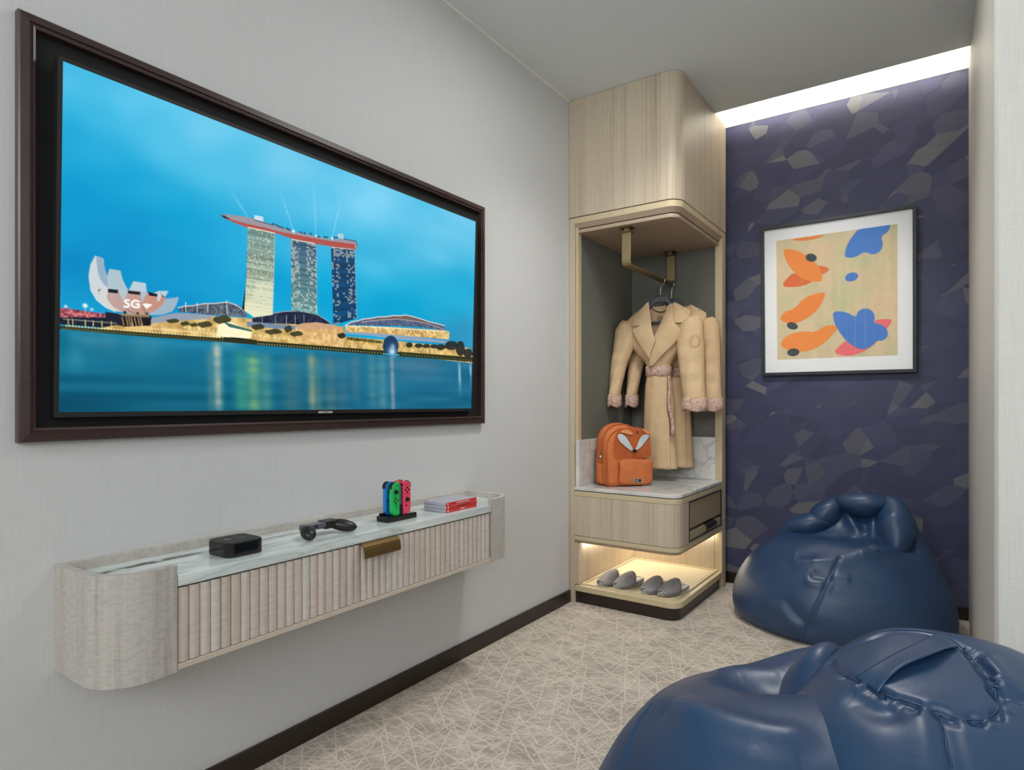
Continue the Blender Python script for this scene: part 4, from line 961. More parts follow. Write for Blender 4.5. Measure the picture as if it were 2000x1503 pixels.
def robe(cx, cy, label, detail=True):
    """bathrobe on a hanger. Front faces -y. All heights are real heights in the wardrobe."""
    t = thing('bathrobe', (cx, cy, 0.64), label, 'bathrobe', 'tan bathrobes hanging in the wardrobe')
    V = lambda p, dy=0.0: np.array([p[0] + cx - .29, p[1] + cy - 3.24 + dy, p[2]])
    # half widths measured from centre x=.29 at heights z : left, right, depth
    zz = [.652, .84, 1.00, 1.10, 1.155, 1.18, 1.205, 1.235, 1.27, 1.31, 1.36, 1.42, 1.46, 1.50, 1.535]
    xl = [.196, .203, .207, .212, .222, .222, .220, .205, .170, .135, .100, .070, .095, .145, .200]
    xr = [.385, .375, .368, .358, .346, .344, .346, .362, .385, .405, .440, .490, .470, .430, .375]
    dp = [.050, .052, .052, .050, .046, .044, .046, .055, .062, .066, .066, .060, .054, .044, .034]
    NR = 60; ZS = np.linspace(.652, 1.535, 90); rings = []; nfront = 46
    Y0 = 3.24
    def yfront(x, z):
        a = np.interp(z, zz, xl); b = np.interp(z, zz, xr); d = np.interp(z, zz, dp)
        u = np.clip((x - (a + b) / 2) / ((b - a) / 2), -1, 1)
        return Y0 - d * (1 - abs(u) ** 2.6) ** (1 / 2.2)
    # opening edges: left front edge and right front edge (V neck). The right front lies over the left
    vz = [.652, 1.20, 1.225, 1.345, 1.44, 1.535]
    # one skirt/torso surface: start at the opening, round the back, back to the opening
    def ring(z, over):
        a = np.interp(z, zz, xl); b = np.interp(z, zz, xr); d = np.interp(z, zz, dp); c = (a + b) / 2; h = (b - a) / 2
        xv = np.interp(z, vz, [.302, .262, .262, .262, .245, .235]) if z > 1.2 else .30
        xL = np.interp(z, [1.20, 1.345, 1.44, 1.54], [.262, .275, .255, .225]); xR = np.interp(z, [1.20, 1.345, 1.44, 1.54], [.262, .275, .322, .355])
        if z <= 1.20: xL = xR = .345
        pts = []
        def ang(x):
            return math.acos(np.clip((x - c) / h, -1, 1))
        a0 = 2 * math.pi - ang(xR) if False else None
        # superellipse angle: 0 at right side, pi at left, front is 'negative y'
        tR = ang(xR); tL = ang(xL)
        for q in np.linspace(tL, 2 * math.pi + tR - 0.0, NR + 1):
            # q runs from front-left edge (angle tL) through left side (pi), back, right side (2pi) to front-right edge
            co, si = math.cos(q), math.sin(q)
            x = c + h * co
            yy = -d * np.sign(si) * abs(si) ** 0.9
            pts.append([x, yy, z])
        return pts
    R3 = []
    for z in ZS:
        r_ = ring(z, 0); out = []
        for i, (x, y, z_) in enumerate(r_):
            # pleats gathered by the belt
            am = .0042 * math.exp(-((z - 1.18) / .09) ** 2) + .0022 * sm((1.16 - z) / .3)
            fold = math.sin(x * 120 + 4 * math.sin(z * 3)) * am * .7 + math.sin(x * 47 + 1.3) * am * .8
            out.append(V((x, Y0 + y - fold * (1 if y < 0 else .4), z_)))
        R3.append(out)
    MB().loft(R3, False, False)
    o = MB().loft(R3, False, False).make('body', M['robe'], t, smooth=True)
    so = o.modifiers.new('thickness', 'SOLIDIFY'); so.thickness = .004; so.offset = 0
    # hem wrap edge: outer front panel edge line
    edge = []
    for z in np.linspace(.650, 1.16, 24):
        x = .352 + .012 * (1.16 - z) / .5; edge.append(V((x, yfront(x, z) - .006, z)))
    E2 = [[p + np.array([dx, dy, 0]) for dx, dy in ((-.05, .004), (-.03, -.001), (0, -.002), (.002, .002), (0, .004))] for p in edge]
    MB().loft(E2, True, True).make('front_overlap', M['robe'], t, smooth=True)
    # sleeves: rings perpendicular to a drop line
    def sleeve(pairs, name):
        """pairs: list of (z, x_outer, x_inner, yc, depth)"""
        zs = [p[0] for p in pairs]; ZZ = np.linspace(zs[0], zs[-1], 44); rr = []
        f = lambda i, z: np.interp(z, zs[::-1], [p[i] for p in pairs][::-1])
        for z in ZZ:
            xo, xi, yc, d, tilt = (f(i, z) for i in range(1, 6)); c = (xo + xi) / 2; h = abs(xo - xi) / 2
            wr = .0025 * math.sin(z * 70 + c * 30) * (1 if z < 1.35 else .3)
            ring_ = []
            for q in np.linspace(0, 2 * math.pi, 28, endpoint=False):
                co, si = math.cos(q), math.sin(q)
                ring_.append(V((c + h * co, yc - (d + wr + .003 * math.sin(q * 5 + z * 22)) * si, z + tilt * co)))
            rr.append(ring_)
        MB().loft(rr, True, True).make(name, M['robe'], t, smooth=True)
        return ZZ
    ls = [(1.464, .080, .128, 3.225, .020, -.006), (1.445, .066, .150, 3.215, .040, -.004), (1.40, .046, .165, 3.205, .048, -.01), (1.30, .040, .150, 3.19, .050, -.008), (1.22, .036, .125, 3.175, .046, -.004), (1.12, .040, .110, 3.15, .042, 0), (1.045, .044, .100, 3.13, .040, 0)]
    rs = [(1.462, .500, .450, 3.225, .020, .006), (1.445, .524, .425, 3.215, .042, .004), (1.40, .538, .405, 3.21, .050, .008), (1.30, .545, .400, 3.20, .052, .004), (1.20, .550, .418, 3.19, .050, 0), (1.10, .556, .436, 3.18, .048, 0), (1.025, .562, .448, 3.17, .046, 0)]
    sleeve(ls, 'sleeve'); sleeve(rs, 'sleeve')
    # turned-back cuffs
    def cuff(xo, xi, yc, z0, z1, d):
        rr = []; c = (xo + xi) / 2; h = abs(xo - xi) / 2
        for zt, g in ((z1, -.001), (z1 + .001, .004), (z1 - .004, .0065), ((z0 + z1) / 2, .0085), (z0 + .006, .009), (z0, .005), (z0 + .002, -.004), (z0 + .02, -.008)):
            rr.append([V((c + (h + g) * math.cos(q), yc - (d + g + .003 * math.sin(q * 7)) * math.sin(q), zt + .006 * math.sin(q * 3 + c * 40) * (1 if zt < (z0 + z1) / 2 else .3))) for q in np.linspace(0, 2 * math.pi, 36, endpoint=False)])
        MB().loft(rr, True, False).make('cuff', M['paisley'], t, smooth=True, label='pink patterned turned-back cuff')
    cuff(.044, .102, 3.13, .985, 1.050, .041); cuff(.562, .448, 3.17, .965, 1.030, .047)
    # belt
    rr = []
    for z, g in ((1.151, .003), (1.153, .008), (1.180, .0095), (1.205, .008), (1.2065, .003)):
        a, b, d = np.interp(z, zz, xl), np.interp(z, zz, xr), np.interp(z, zz, dp); c, h = (a + b) / 2, (b - a) / 2
        rr.append([V((c + (h + g) * math.cos(q), Y0 - (d + g + .002) * np.sign(math.sin(q)) * abs(math.sin(q)) ** .9, z)) for q in np.linspace(0, 2 * math.pi, 48, endpoint=False)])
    bo = MB().loft(rr, True, True).make('belt', M['paisley'], t, smooth=True, label='pink patterned tie belt')
    # hanging belt end
    if detail:
        rr = []
        for z in np.linspace(1.15, .835, 26):
            k = (1.15 - z) / .315; x = .350 + .032 * k + .004 * math.sin(z * 30); y = yfront(.345, z) - .012 - .002 * math.sin(z * 40)
            w_ = .007 + .008 * k; rr.append([V((x + dx, y + dy, z)) for dx, dy in ((-w_, 0), (0, -.002), (w_, 0), (0, .003))])
        MB().loft(rr, True, True).make('belt_end', M['paisley'], bo, smooth=True)
    # lapels and collar: cloth sheets that lie on the chest
    def sheet(name, rows, lift, mat=M['robe'], thick=.004, curl=0.004):
        """rows: (z, xa, xb) top to bottom in robe coordinates, finely resampled"""
        zs = [r[0] for r in rows]; ZZ = np.linspace(zs[0], zs[-1], 34); grid = []
        for z in ZZ:
            xa = np.interp(z, zs[::-1], [r[1] for r in rows][::-1]); xb = np.interp(z, zs[::-1], [r[2] for r in rows][::-1]); row = []
            for u in np.linspace(0, 1, 14):
                x = xa + (xb - xa) * u; e = math.sin(math.pi * u)
                row.append(V((x, yfront(x, min(z, 1.50)) - lift - curl * e, z)))
            grid.append(row)
        o_ = MB().loft(grid, False, False).make(name, mat, t, smooth=True)
        s_ = o_.modifiers.new('thickness', 'SOLIDIFY'); s_.thickness = thick; s_.offset = 0
        b_ = o_.modifiers.new('bevel', 'BEVEL'); b_.width = .001; b_.segments = 1
        return o_
    HX = lambda x, y: hit(*G6(x, y), 1, 3.17)
    def hx(*rows): # rows of (ypix, xpix_left, xpix_right) in the robe's own face plane
        out = []
        for yp, a, b in rows:
            p = HX(a, yp); q = HX(b, yp); out.append(((p[2] + q[2]) / 2, p[0] + .006, q[0] + .006))
        return out
    sheet('collar', hx((158, 432, 440), (185, 400, 446), (240, 345, 452), (300, 285, 462), (350, 278, 475), (400, 274, 482), (412, 300, 330)), .010)
    sheet('collar', hx((158, 700, 708), (185, 694, 760), (240, 686, 848), (300, 688, 853), (350, 700, 856), (372, 722, 854)), .010)
    sheet('lapel', hx((380, 400, 478), (400, 370, 484), (440, 284, 492), (470, 288, 500), (520, 318, 516), (575, 348, 532), (640, 388, 505), (700, 424, 482), (748, 452, 470)), .013)
    sheet('lapel', hx((170, 686, 692), (250, 664, 700), (320, 640, 706), (375, 622, 722), (430, 600, 768), (475, 582, 795), (520, 562, 772), (580, 536, 728), (640, 512, 676), (700, 490, 614), (760, 470, 560), (810, 456, 512), (830, 455, 500)), .018)
    if detail:
        # neck facing, hanging loop and printed label inside the back
        row = []
        for z in np.linspace(1.375, 1.535, 12):
            row.append([V((x, Y0 + .026 + .01 * ((x - .29) / .06) ** 2 * -1, z)) for x in np.linspace(.225, .360, 10)])
        of = MB().loft(row, False, False).make('back_facing', M['robe'], t, smooth=True)
        lp = []
        for u in np.linspace(-1, 1, 15): lp.append([V((.292 + .047 * u, Y0 + .012 + dy, 1.532 - .022 * (1 - u * u) + dz)) for dy, dz in ((0, .010), (-.003, 0), (0, -.010), (.003, 0))])
        MB().loft(lp).make('neck_band', M['robe'], of, smooth=True)
        c_ = (.281, 1.470); yy = Y0 + .0235
        for r0, r1 in ((.0125, .0140), (.0108, .0114)):
            rg = []
            for r_, dy in ((r0, 0), (r1, 0), (r1, -.001), (r0, -.001)):
                rg.append([V((c_[0] + r_ * math.cos(q), yy - .002 + dy, c_[1] + r_ * math.sin(q))) for q in np.linspace(0, 2 * math.pi, 28, endpoint=False)])
            MB().loft(rg + [rg[0]], True, False).make('printed_ring', M['emblem'], of)
        p = V((c_[0], yy - .0035, c_[1])); mt = Matrix.Translation(tuple(p)) @ Matrix.Rotation(math.pi / 2, 4, 'X')
        text_mesh('lettering', 'my', 0.013, M['emblem'], of, mt)
        # embroidered crest on the right-hand sleeve
        cc = (.512, 1.325)
        for rad in (.026, .021):
            pth = [V((cc[0] + rad * .9 * math.cos(q), 3.20 - .0535 * math.sqrt(max(0, 1 - ((cc[0] + rad * .9 * math.cos(q) - .473) / .073) ** 2)) - .0035, cc[1] + rad * 1.35 * math.sin(q))) for q in np.linspace(0, 2 * math.pi, 30)]
            MB().tube(pth, .0009, 6, False).make('embroidered_ring', M['robe'], t, smooth=True)
    return t
hanger(0.293, 3.245, 'grey clothes hanger holding the nearer tan bathrobe')
hanger(0.302, 3.385, 'grey clothes hanger behind, holding the rear tan bathrobe')
robe(0.290, 3.24, 'tan child bathrobe with pink patterned belt and cuffs, the nearer of two')
robe(0.333, 3.372, 'tan bathrobe hanging behind the nearer one, mostly hidden', detail=False)

# ------------------------------------------------------------------ fox-faced orange backpack on the marble seat
BA = math.atan2(.196, .126)                       # direction of its front face
bp = thing('backpack', (0.189, 2.820, 0.5842), 'small orange child backpack with a fox face on the marble seat', 'backpack', rz=BA)
BW, BD, BH = 0.222, 0.140, 0.318
def bp_outline(w, h, r, n=12, ins=0.0, zb=0.0, cx=BW / 2):
    """arched outline in local x,z"""
    p = []
    x0, x1 = cx - w / 2 + ins, cx + w / 2 - ins; zt = h - ins; z0 = zb + ins; r = max(r - ins, .004); rb = max(.026 - ins * .5, .003)
    for a in np.linspace(-math.pi / 2, 0, 6): p.append((x1 - rb + rb * math.cos(a), z0 + rb + rb * math.sin(a)))
    for a in np.linspace(0, math.pi / 2, n): p.append((x1 - r + r * math.cos(a), zt - r + r * math.sin(a)))
    for a in np.linspace(math.pi / 2, math.pi, n): p.append((x0 + r + r * math.cos(a), zt - r + r * math.sin(a)))
    for a in np.linspace(math.pi, 1.5 * math.pi, 6): p.append((x0 + rb + rb * math.cos(a), z0 + rb + rb * math.sin(a)))
    return p
rings = []
for y, w, h, ins in ((0.0, BW, BH - .030, .022), (.006, BW, BH - .030, .008), (.016, BW, BH - .028, .001), (.05, BW * 1.02, BH - .010, 0), (.085, BW * 1.03, BH, 0), (.115, BW * 1.0, BH - .006, .001), (.132, BW * .98, BH - .014, .008), (.140, BW * .96, BH - .02, .02)):
    r_ = []
    for x, z in bp_outline(w, h, w * .46, ins=ins):
        # the soft top leans and the sides slouch
        yy = y + .012 * (z / BH) ** 2 + .004 * math.sin(z * 40 + x * 20); xx = x + .006 * math.sin(z * 26 + y * 30)
        r_.append((xx, yy, max(z, 0)))
    rings.append(r_)
MB().loft(rings).make('main_bag', M['orange'], bp, smooth=True, local=True)
def bpfy(x, z): return 0.012 * (z / BH) ** 2 + .004 * math.sin(z * 40 + x * 20) - .0012
def face_patch(name, pts, mat, lift, parent=bp, thick=.0025, label=None):
    pts = np.array(pts, float); c = pts.mean(0); rings = []
    for dl, sc in ((0, 1.0), (thick * .6, 1.0), (thick, .93), (thick * 1.05, .5), (thick * 1.05, .03)):
        q = c + (pts - c) * sc; rings.append([(x, bpfy(x, z) - lift - dl, z) for x, z in q])
    o_ = MB().loft(rings, True, True).make(name, mat, parent, local=True, smooth=False); 
    if label: o_['label'] = label
    return o_
def smooth_poly(p, it=2):
    p = np.array(p, float)
    for _ in range(it): q = np.roll(p, -1, 0); p = np.stack([p * .75 + q * .25, p * .25 + q * .75], 1).reshape(-1, 2)
    return p
# map from zoomed-photo points on the front face to local coordinates of the face
u0 = np.array([math.cos(BA), math.sin(BA)]); O_ = np.array([.189, 2.820])
def fc(x, y):
    d = ray(1140 + x / 8.84, 800 + y / 8.84); nrm = np.array([-u0[1], u0[0]]); t_ = ((O_ - CAM[:2]) @ nrm) / (d[:2] @ nrm); P = CAM + d * t_
    return ((P[:2] - O_) @ u0, P[2] - .5842)
g = lambda *p: [fc(*q) for q in p]
face_patch('face_panel', smooth_poly(g((560, 395), (640, 345), (760, 300), (900, 292), (1010, 318), (1110, 350), (1160, 430), (1165, 640), (1160, 830), (900, 835), (640, 850), (530, 830), (520, 600))), M['orange_dark'], .000, thick=.0015, label='rust orange face panel')
face_patch('cheek', smooth_poly(g((575, 450), (620, 410), (700, 430), (760, 520), (850, 690), (820, 715), (700, 625), (600, 530)), 1), M['pale_felt'], .0042, label='pale grey felt cheek')
face_patch('cheek', smooth_poly(g((1145, 455), (1120, 425), (1055, 425), (985, 480), (880, 680), (900, 705), (1000, 625), (1100, 520)), 1), M['pale_felt'], .0042, label='pale grey felt cheek')
face_patch('ear', smooth_poly(g((630, 385), (700, 340), (790, 345), (880, 425), (800, 432), (700, 405)), 1), M['peach'], .0050, thick=.004, label='peach felt ear')
face_patch('ear', smooth_poly(g((1010, 320), (1090, 345), (1160, 380), (1162, 440), (1080, 410), (1030, 360)), 1), M['peach'], .0050, thick=.004, label='peach felt ear')
face_patch('nose', smooth_poly(g((825, 700), (862, 672), (905, 695), (885, 735), (862, 742), (840, 730)), 1), M['black_void'], .0075, label='small black nose')
face_patch('eye', smooth_poly(g((925, 375), (945, 368), (955, 385), (935, 398)), 1), M['black_void'], .0045)
# zipped pocket
pk = smooth_poly(g((600, 860), (760, 850), (1000, 855), (1140, 850), (1168, 900), (1165, 1150), (1150, 1230), (1080, 1280), (800, 1290), (590, 1275), (590, 1150), (600, 1000)), 2)
c = pk.mean(0); rg = []
for dl, scl in ((-.002, 1.0), (.010, 1.0), (.017, .97), (.021, .88), (.022, .6), (.022, .05)):
    q = c + (pk - c) * scl; rg.append([(x, bpfy(x, z) - .001 - dl, max(z, .002)) for x, z in q])
po = MB().loft(rg).make('front_pocket', M['orange'], bp, smooth=True, local=True)
zp = [(x, bpfy(x, z) - .0125, max(z, .004)) for x, z in (c + (pk - c) * 1.0)]
MB().tube(zp + [zp[0]], .0016, 6, False).make('pocket_zip', M['orange_dark'], po, smooth=True, local=True)
def zip_pull(P, parent):
    P = np.array(P); 
    m_ = MB().loft([[tuple(P + np.array([r_ * math.cos(q), dy, r_ * math.sin(q)])) for q in np.linspace(0, 2 * math.pi, 20, endpoint=False)] for dy, r_ in ((.002, .0085), (-.001, .0085), (-.002, .0075))]).make('zip_pull', M['black_matt'], parent, local=True)
    MB().loft([[tuple(P + np.array([r_ * math.cos(q), dy, r_ * math.sin(q)])) for q in np.linspace(0, 2 * math.pi, 20, endpoint=False)] for dy, r_ in ((-.002, .0062), (-.0032, .0058))]).make('pull_disc', M['thread'], m_, local=True)
    MB().tube([tuple(P + np.array([0, 0, .008])), tuple(P + np.array([.001, 0, .016])), tuple(P + np.array([.003, .001, .024]))], .0012, 6).make('pull_cord', M['black_matt'], m_, local=True)
x_, z_ = fc(628, 1028); zip_pull((x_, -.018, z_), bp)
zip_pull((-.012, .062, .150), bp)
x_, z_ = fc(852, 1212); lab_ = MB()
lab_.loft([[(x_ + .011 + dx * .5 * .052, bpfy(x_, z_) - .0235 + dy, z_ + dz * .5 * .020) for dx, dz in ((-1, -.7), (-.8, -1), (.8, -1), (1, -.7), (1, .7), (.8, 1), (-.8, 1), (-1, .7))] for dy in (0, -.0006)])
bl = lab_.make('brand_patch', M['felt_grey'], po, local=True)
for dx, mt_ in ((0, M['black_matt']), (.022, M['black_void'])):
    MB().loft([[(x_ + dx + r_ * math.cos(q), bpfy(x_, z_) - .0243 + dy, z_ + r_ * math.sin(q)) for q in np.linspace(0, 2 * math.pi, 16, endpoint=False)] for dy, r_ in ((0, .008), (-.0006, .0075))]).make('patch_dot', mt_, bl, local=True)
MB().loft([[(x_ + r_ * math.cos(q), bpfy(x_, z_) - .0252 + dy, z_ + r_ * math.sin(q)) for q in np.linspace(0, 2 * math.pi, 12, endpoint=False)] for dy, r_ in ((0, .0032), (-.0004, .003))]).make('patch_dot', M['thread'], bl, local=True)
# seams: the main zip over the arch, side pocket
arch = [(x, .052 + .012 * (z / BH) ** 2, z) for x, z in bp_outline(BW * 1.03 + .004, BH - .006, BW * .475)][6:-5]
MB().tube(arch, .0022, 6).make('main_zip', M['orange_dark'], bp, smooth=True, local=True)
pipe = [(x, .013 + .012 * (z / BH) ** 2, z) for x, z in bp_outline(BW + .002, BH - .026, BW * .46)]
MB().tube(pipe, .0022, 6).make('piping', M['orange_dark'], bp, smooth=True, local=True)
# side pocket bulge and loop on top
rg = []
for k in np.linspace(0, 1, 8):
    e = math.sin(math.pi * k) * .014; rg.append([(-.001 - e * max(0, math.sin(q)) ** .5, .045 + .075 * k, .012 + .10 * (1 - math.cos(q)) * .5) for q in np.linspace(0, math.pi, 12)])
MB().loft(rg, False, False).make('side_pocket', M['orange'], bp, smooth=True, local=True)

# ------------------------------------------------------------------ slippers on the tray
def slipper_proto(label, loc, rz):
    """toe points to -y in local space"""
    t = thing('slipper', loc, label, 'slipper', 'grey felt slippers on the lit shoe shelf', rz=rz)
    L = .206
    def half(v): # sole half-width along length v (0 toe .. 1 heel)
        return .043 * (np.sin(np.clip(v, 0, 1) * math.pi) ** .42) * (1.06 - .18 * v + .06 * math.cos(v * 6))
    def outl(ins, n=22):
        p = []
        vs = (1 - np.cos(np.linspace(0, math.pi, n))) / 2
        for v in vs: p.append((max(half(v) - ins, .0006), -L / 2 + ins + v * (L - 2 * ins)))
        for v in vs[::-1][1:-1]: p.append((-max(half(v) - ins, .0006), -L / 2 + ins + v * (L - 2 * ins)))
        return p
    MB().loft([[(x, y, z) for x, y in outl(ins)] for z, ins in ((0, .004), (.002, .001), (.006, 0), (.011, 0), (.0125, .002))]).make('sole', M['sole'], t, local=True)
    m_ = MB(); P = outl(-.0006, 60)
    for k in range(0, len(P), 2):
        x, y = P[k]
        if y < L * .44: m_.tube([(x, y, .0018), (x, y, .0118)], .0016, 5)
    m_.make('stitching', M['thread'], t, local=True)
    MB().loft([[(x, y, z) for x, y in outl(ins)] for z, ins in ((.0124, .003), (.016, .003), (.018, .007))]).make('insole', M['fleece'], t, local=True, smooth=True)
    # heel rim of fleece
    rim = [(x * .93, y * .96, .019) for x, y in outl(.003, 30) if y > -.01]; rim.sort(key=lambda q: math.atan2(q[1] + .01, q[0]))
    MB().tube(rim, .005, 8).make('fleece_rim', M['fleece'], t, local=True, smooth=True)
    rim2 = [(x * 1.0, y * 1.0, .014) for x, y in outl(.001, 30) if y > -.01]; rim2.sort(key=lambda q: math.atan2(q[1] + .01, q[0]))
    MB().tube(rim2, .0035, 8).make('felt_rim', M['felt_grey'], t, local=True, smooth=True)
    # vamp
    rows_ = []
    for v in np.linspace(0.012, .54, 20):
        w_ = half(v) + .0012; hgt = .014 + .034 * sm(v / .55) ** .85 + .004 * v; y = -L / 2 + v * L; row = []
        for q in np.linspace(0, math.pi, 21):
            pull = .022 * (math.sin(q) ** 2) * sm((v - .35) / .25)       # throat is cut back towards the toe at the sides
            row.append((w_ * math.cos(q), y + pull - .010 * (1 - math.sin(q)) * sm((v - .4) / .2), .010 + (hgt) * max(math.sin(q), 0) ** .75))
        rows_.append(row)
    o_ = MB().loft(rows_, False, False).make('upper', M['felt_grey'], t, local=True, smooth=True)
    s_ = o_.modifiers.new('thickness', 'SOLIDIFY'); s_.thickness = .0035; s_.offset = -1
    edge = rows_[-1]; MB().tube(edge, .0026, 6).make('opening_edge', M['fleece'], o_, local=True, smooth=True)
    return t
def clone(root, loc, rz, label):
    r = root.copy(); COL.objects.link(r); r.location = loc; r.rotation_euler = (0, 0, rz); r['label'] = label
    for ch in list(root.children):
        c_ = ch.copy(); COL.objects.link(c_); c_.parent = r
        for g_ in ch.children:
            d_ = g_.copy(); COL.objects.link(d_); d_.parent = c_
    return r
ZT = .0976
sp0 = slipper_proto('leftmost of the four grey felt slippers, partly behind its mate', (0.180, 2.880, ZT), -.20)
clone(sp0, (0.268, 2.890, ZT), -.26, 'second slipper from the left, the right one of the left pair')
clone(sp0, (0.408, 2.886, ZT), -.20, 'third slipper from the left, the left one of the right pair')
clone(sp0, (0.496, 2.896, ZT), -.30, 'rightmost of the four grey felt slippers, near the rounded tray corner')

# ------------------------------------------------------------------ framed print
AX0, AX1, AZ0, AZ1 = 0.752, 1.455, 1.152, 1.945
art = thing('framed_picture', ((AX0 + AX1) / 2, YB - .002, (AZ0 + AZ1) / 2), 'square abstract print of orange and blue petals in a black frame with white mat', 'picture')
yb, yf = 0.0, -.034       # local: back on the wall, front to the room
def R2(w, h, x): return [(-w, x, -h), (w, x, -h), (w, x, h), (-w, x, h)]
w2, h2 = (AX1 - AX0) / 2, (AZ1 - AZ0) / 2
def ringrect(ins, y): return [(-w2 + ins, y, -h2 + ins), (w2 - ins, y, -h2 + ins), (w2 - ins, y, h2 - ins), (-w2 + ins, y, h2 - ins)]
MB().loft([ringrect(0, -.004), ringrect(0, -.036), ringrect(.001, -.037), ringrect(.015, -.037), ringrect(.016, -.036), ringrect(.0165, -.018)], True, False).make('frame', M['frame_black'], art, local=True)
MB().box(-w2 + .004, w2 - .004, -.018, -.004, -h2 + .004, h2 - .004).make('mat_board', M['mat_board'], art, local=True)
px0, px1, pz0, pz1 = .829 - (AX0 + AX1) / 2, 1.377 - (AX0 + AX1) / 2, 1.237 - (AZ0 + AZ1) / 2, 1.868 - (AZ0 + AZ1) / 2
ap_ = Paint(330, 380, [(1518, 471.5), (1752.5, 438), (1753, 693), (1518, 702)])
Z5 = lambda *p: [(1460 + x / 3.9556, 380 + y / 3.9556) for x, y in p]
n1, n2, n3 = vnoise(330, 380, 7, 8, 21), vnoise(330, 380, 30, 30, 22), vnoise(330, 380, 26, 3, 23)
ap_.img = np.array([222, 203, 160.]) + (n1 - .5)[..., None] * np.array([12, 4, 6.]) + (n2 - .5)[..., None] * np.array([8, 8, 8.]) + (n3 - .5)[..., None] * np.array([12, 9, 8.])
ap_.img = ap_.img + np.clip(n1 - .6, 0, 1)[..., None] * np.array([20, -8, -4.]) - np.clip(.35 - n1, 0, 1)[..., None] * np.array([30, -3, 10.])
def sp(p, it=2): return [tuple(q) for q in smooth_poly(Z5(*p), it)]
halo = (236, 180, 130)
def shape(p, c, it=1, h=True):
    pts = sp(p, it)
    if h: ap_.poly(pts, halo, .35, 6)
    ap_.poly(pts, c, 1, 1.2)
shape(((330, 352), (480, 330), (610, 312), (560, 340), (470, 360), (400, 362)), (242, 136, 48))
shape(((360, 600), (430, 640), (520, 665), (440, 705), (360, 716), (268, 712), (300, 655)), (232, 104, 20))
shape(((530, 548), (590, 555), (642, 575), (600, 610), (570, 625), (520, 600)), (238, 114, 26))
shape(((286, 425), (330, 426), (400, 438), (470, 480), (545, 545), (580, 620), (578, 672), (500, 675), (400, 635), (325, 560), (288, 480)), (250, 140, 34))
shape(((606, 752), (590, 810), (550, 880), (480, 945), (400, 985), (340, 1002), (248, 970), (280, 910), (370, 878), (430, 805), (520, 765)), (250, 136, 30))
shape(((704, 1018), (660, 1080), (600, 1140), (520, 1190), (430, 1216), (330, 1205), (248, 1172), (280, 1105), (360, 1065), (440, 1055), (525, 1062), (590, 1015), (650, 1005)), (252, 144, 38))
for cx, cy, rx, ry, ro in ((495, 490, 43, 31, .15), (347, 1013, 43, 27, .25), (353, 1217, 47, 30, -.1)):
    ap_.poly(Z5(*[(cx + rx * math.cos(t) * math.cos(ro) - ry * math.sin(t) * math.sin(ro), cy + rx * math.cos(t) * math.sin(ro) + ry * math.sin(t) * math.cos(ro)) for t in np.linspace(0, 6.28, 26)]), (34, 46, 54))
ap_.poly(Z5(*[(805 + 52 * math.cos(t) * math.cos(-.3) - 33 * math.sin(t) * math.sin(-.3), 637 + 52 * math.cos(t) * math.sin(-.3) + 33 * math.sin(t) * math.cos(-.3)) for t in np.linspace(0, 6.28, 26)]), (50, 124, 212))
shape(((862, 262), (1110, 225), (1090, 290), (1030, 325), (1048, 380), (1030, 440), (970, 470), (905, 442), (850, 478), (800, 492), (748, 486), (762, 410), (800, 340)), (56, 128, 214))
shape(((985, 968), (1060, 958), (1126, 964), (1080, 1030), (1010, 1130), (900, 1215), (780, 1250), (652, 1222), (740, 1140), (900, 1010)), (250, 106, 112))
shape(((657, 898), (760, 904), (838, 948), (850, 900), (905, 874), (960, 890), (986, 940), (972, 992), (1040, 1000), (1084, 1050), (1078, 1105), (1035, 1130), (1000, 1124), (960, 1170), (900, 1195), (840, 1185), (760, 1130), (695, 1040), (665, 975)), (52, 124, 212))
for x in (765, 830, 905, 975): ap_.line(Z5((x, 920), (x + 3, 1170)), 1.2, (110, 160, 214), .5)
for x in (420, 500, 640, 700, 830, 910, 1040): ap_.line(Z5((x, 560), (x + 3, 1260)), 1.0, (226, 214, 178), .35)
ap_.panel('print', (px0, -.0186, pz1), (px1, -.0186, pz1), (px1, -.0186, pz0), (px0, -.0186, pz0), M['print'], art)
# the panel helper subtracts the parent's place; it was given local points
for o_ in art.children:
    if o_.name.startswith('print'): o_.location = art.location.copy()
MB().box(-w2 + .016, w2 - .016, -.0235, -.0225, -h2 + .016, h2 - .016).make('glass', M['glass'], art, local=True)
art.rotation_euler = (math.radians(2.0), 0, 0); art.location = ((AX0 + AX1) / 2, YB - .016, (AZ0 + AZ1) / 2)
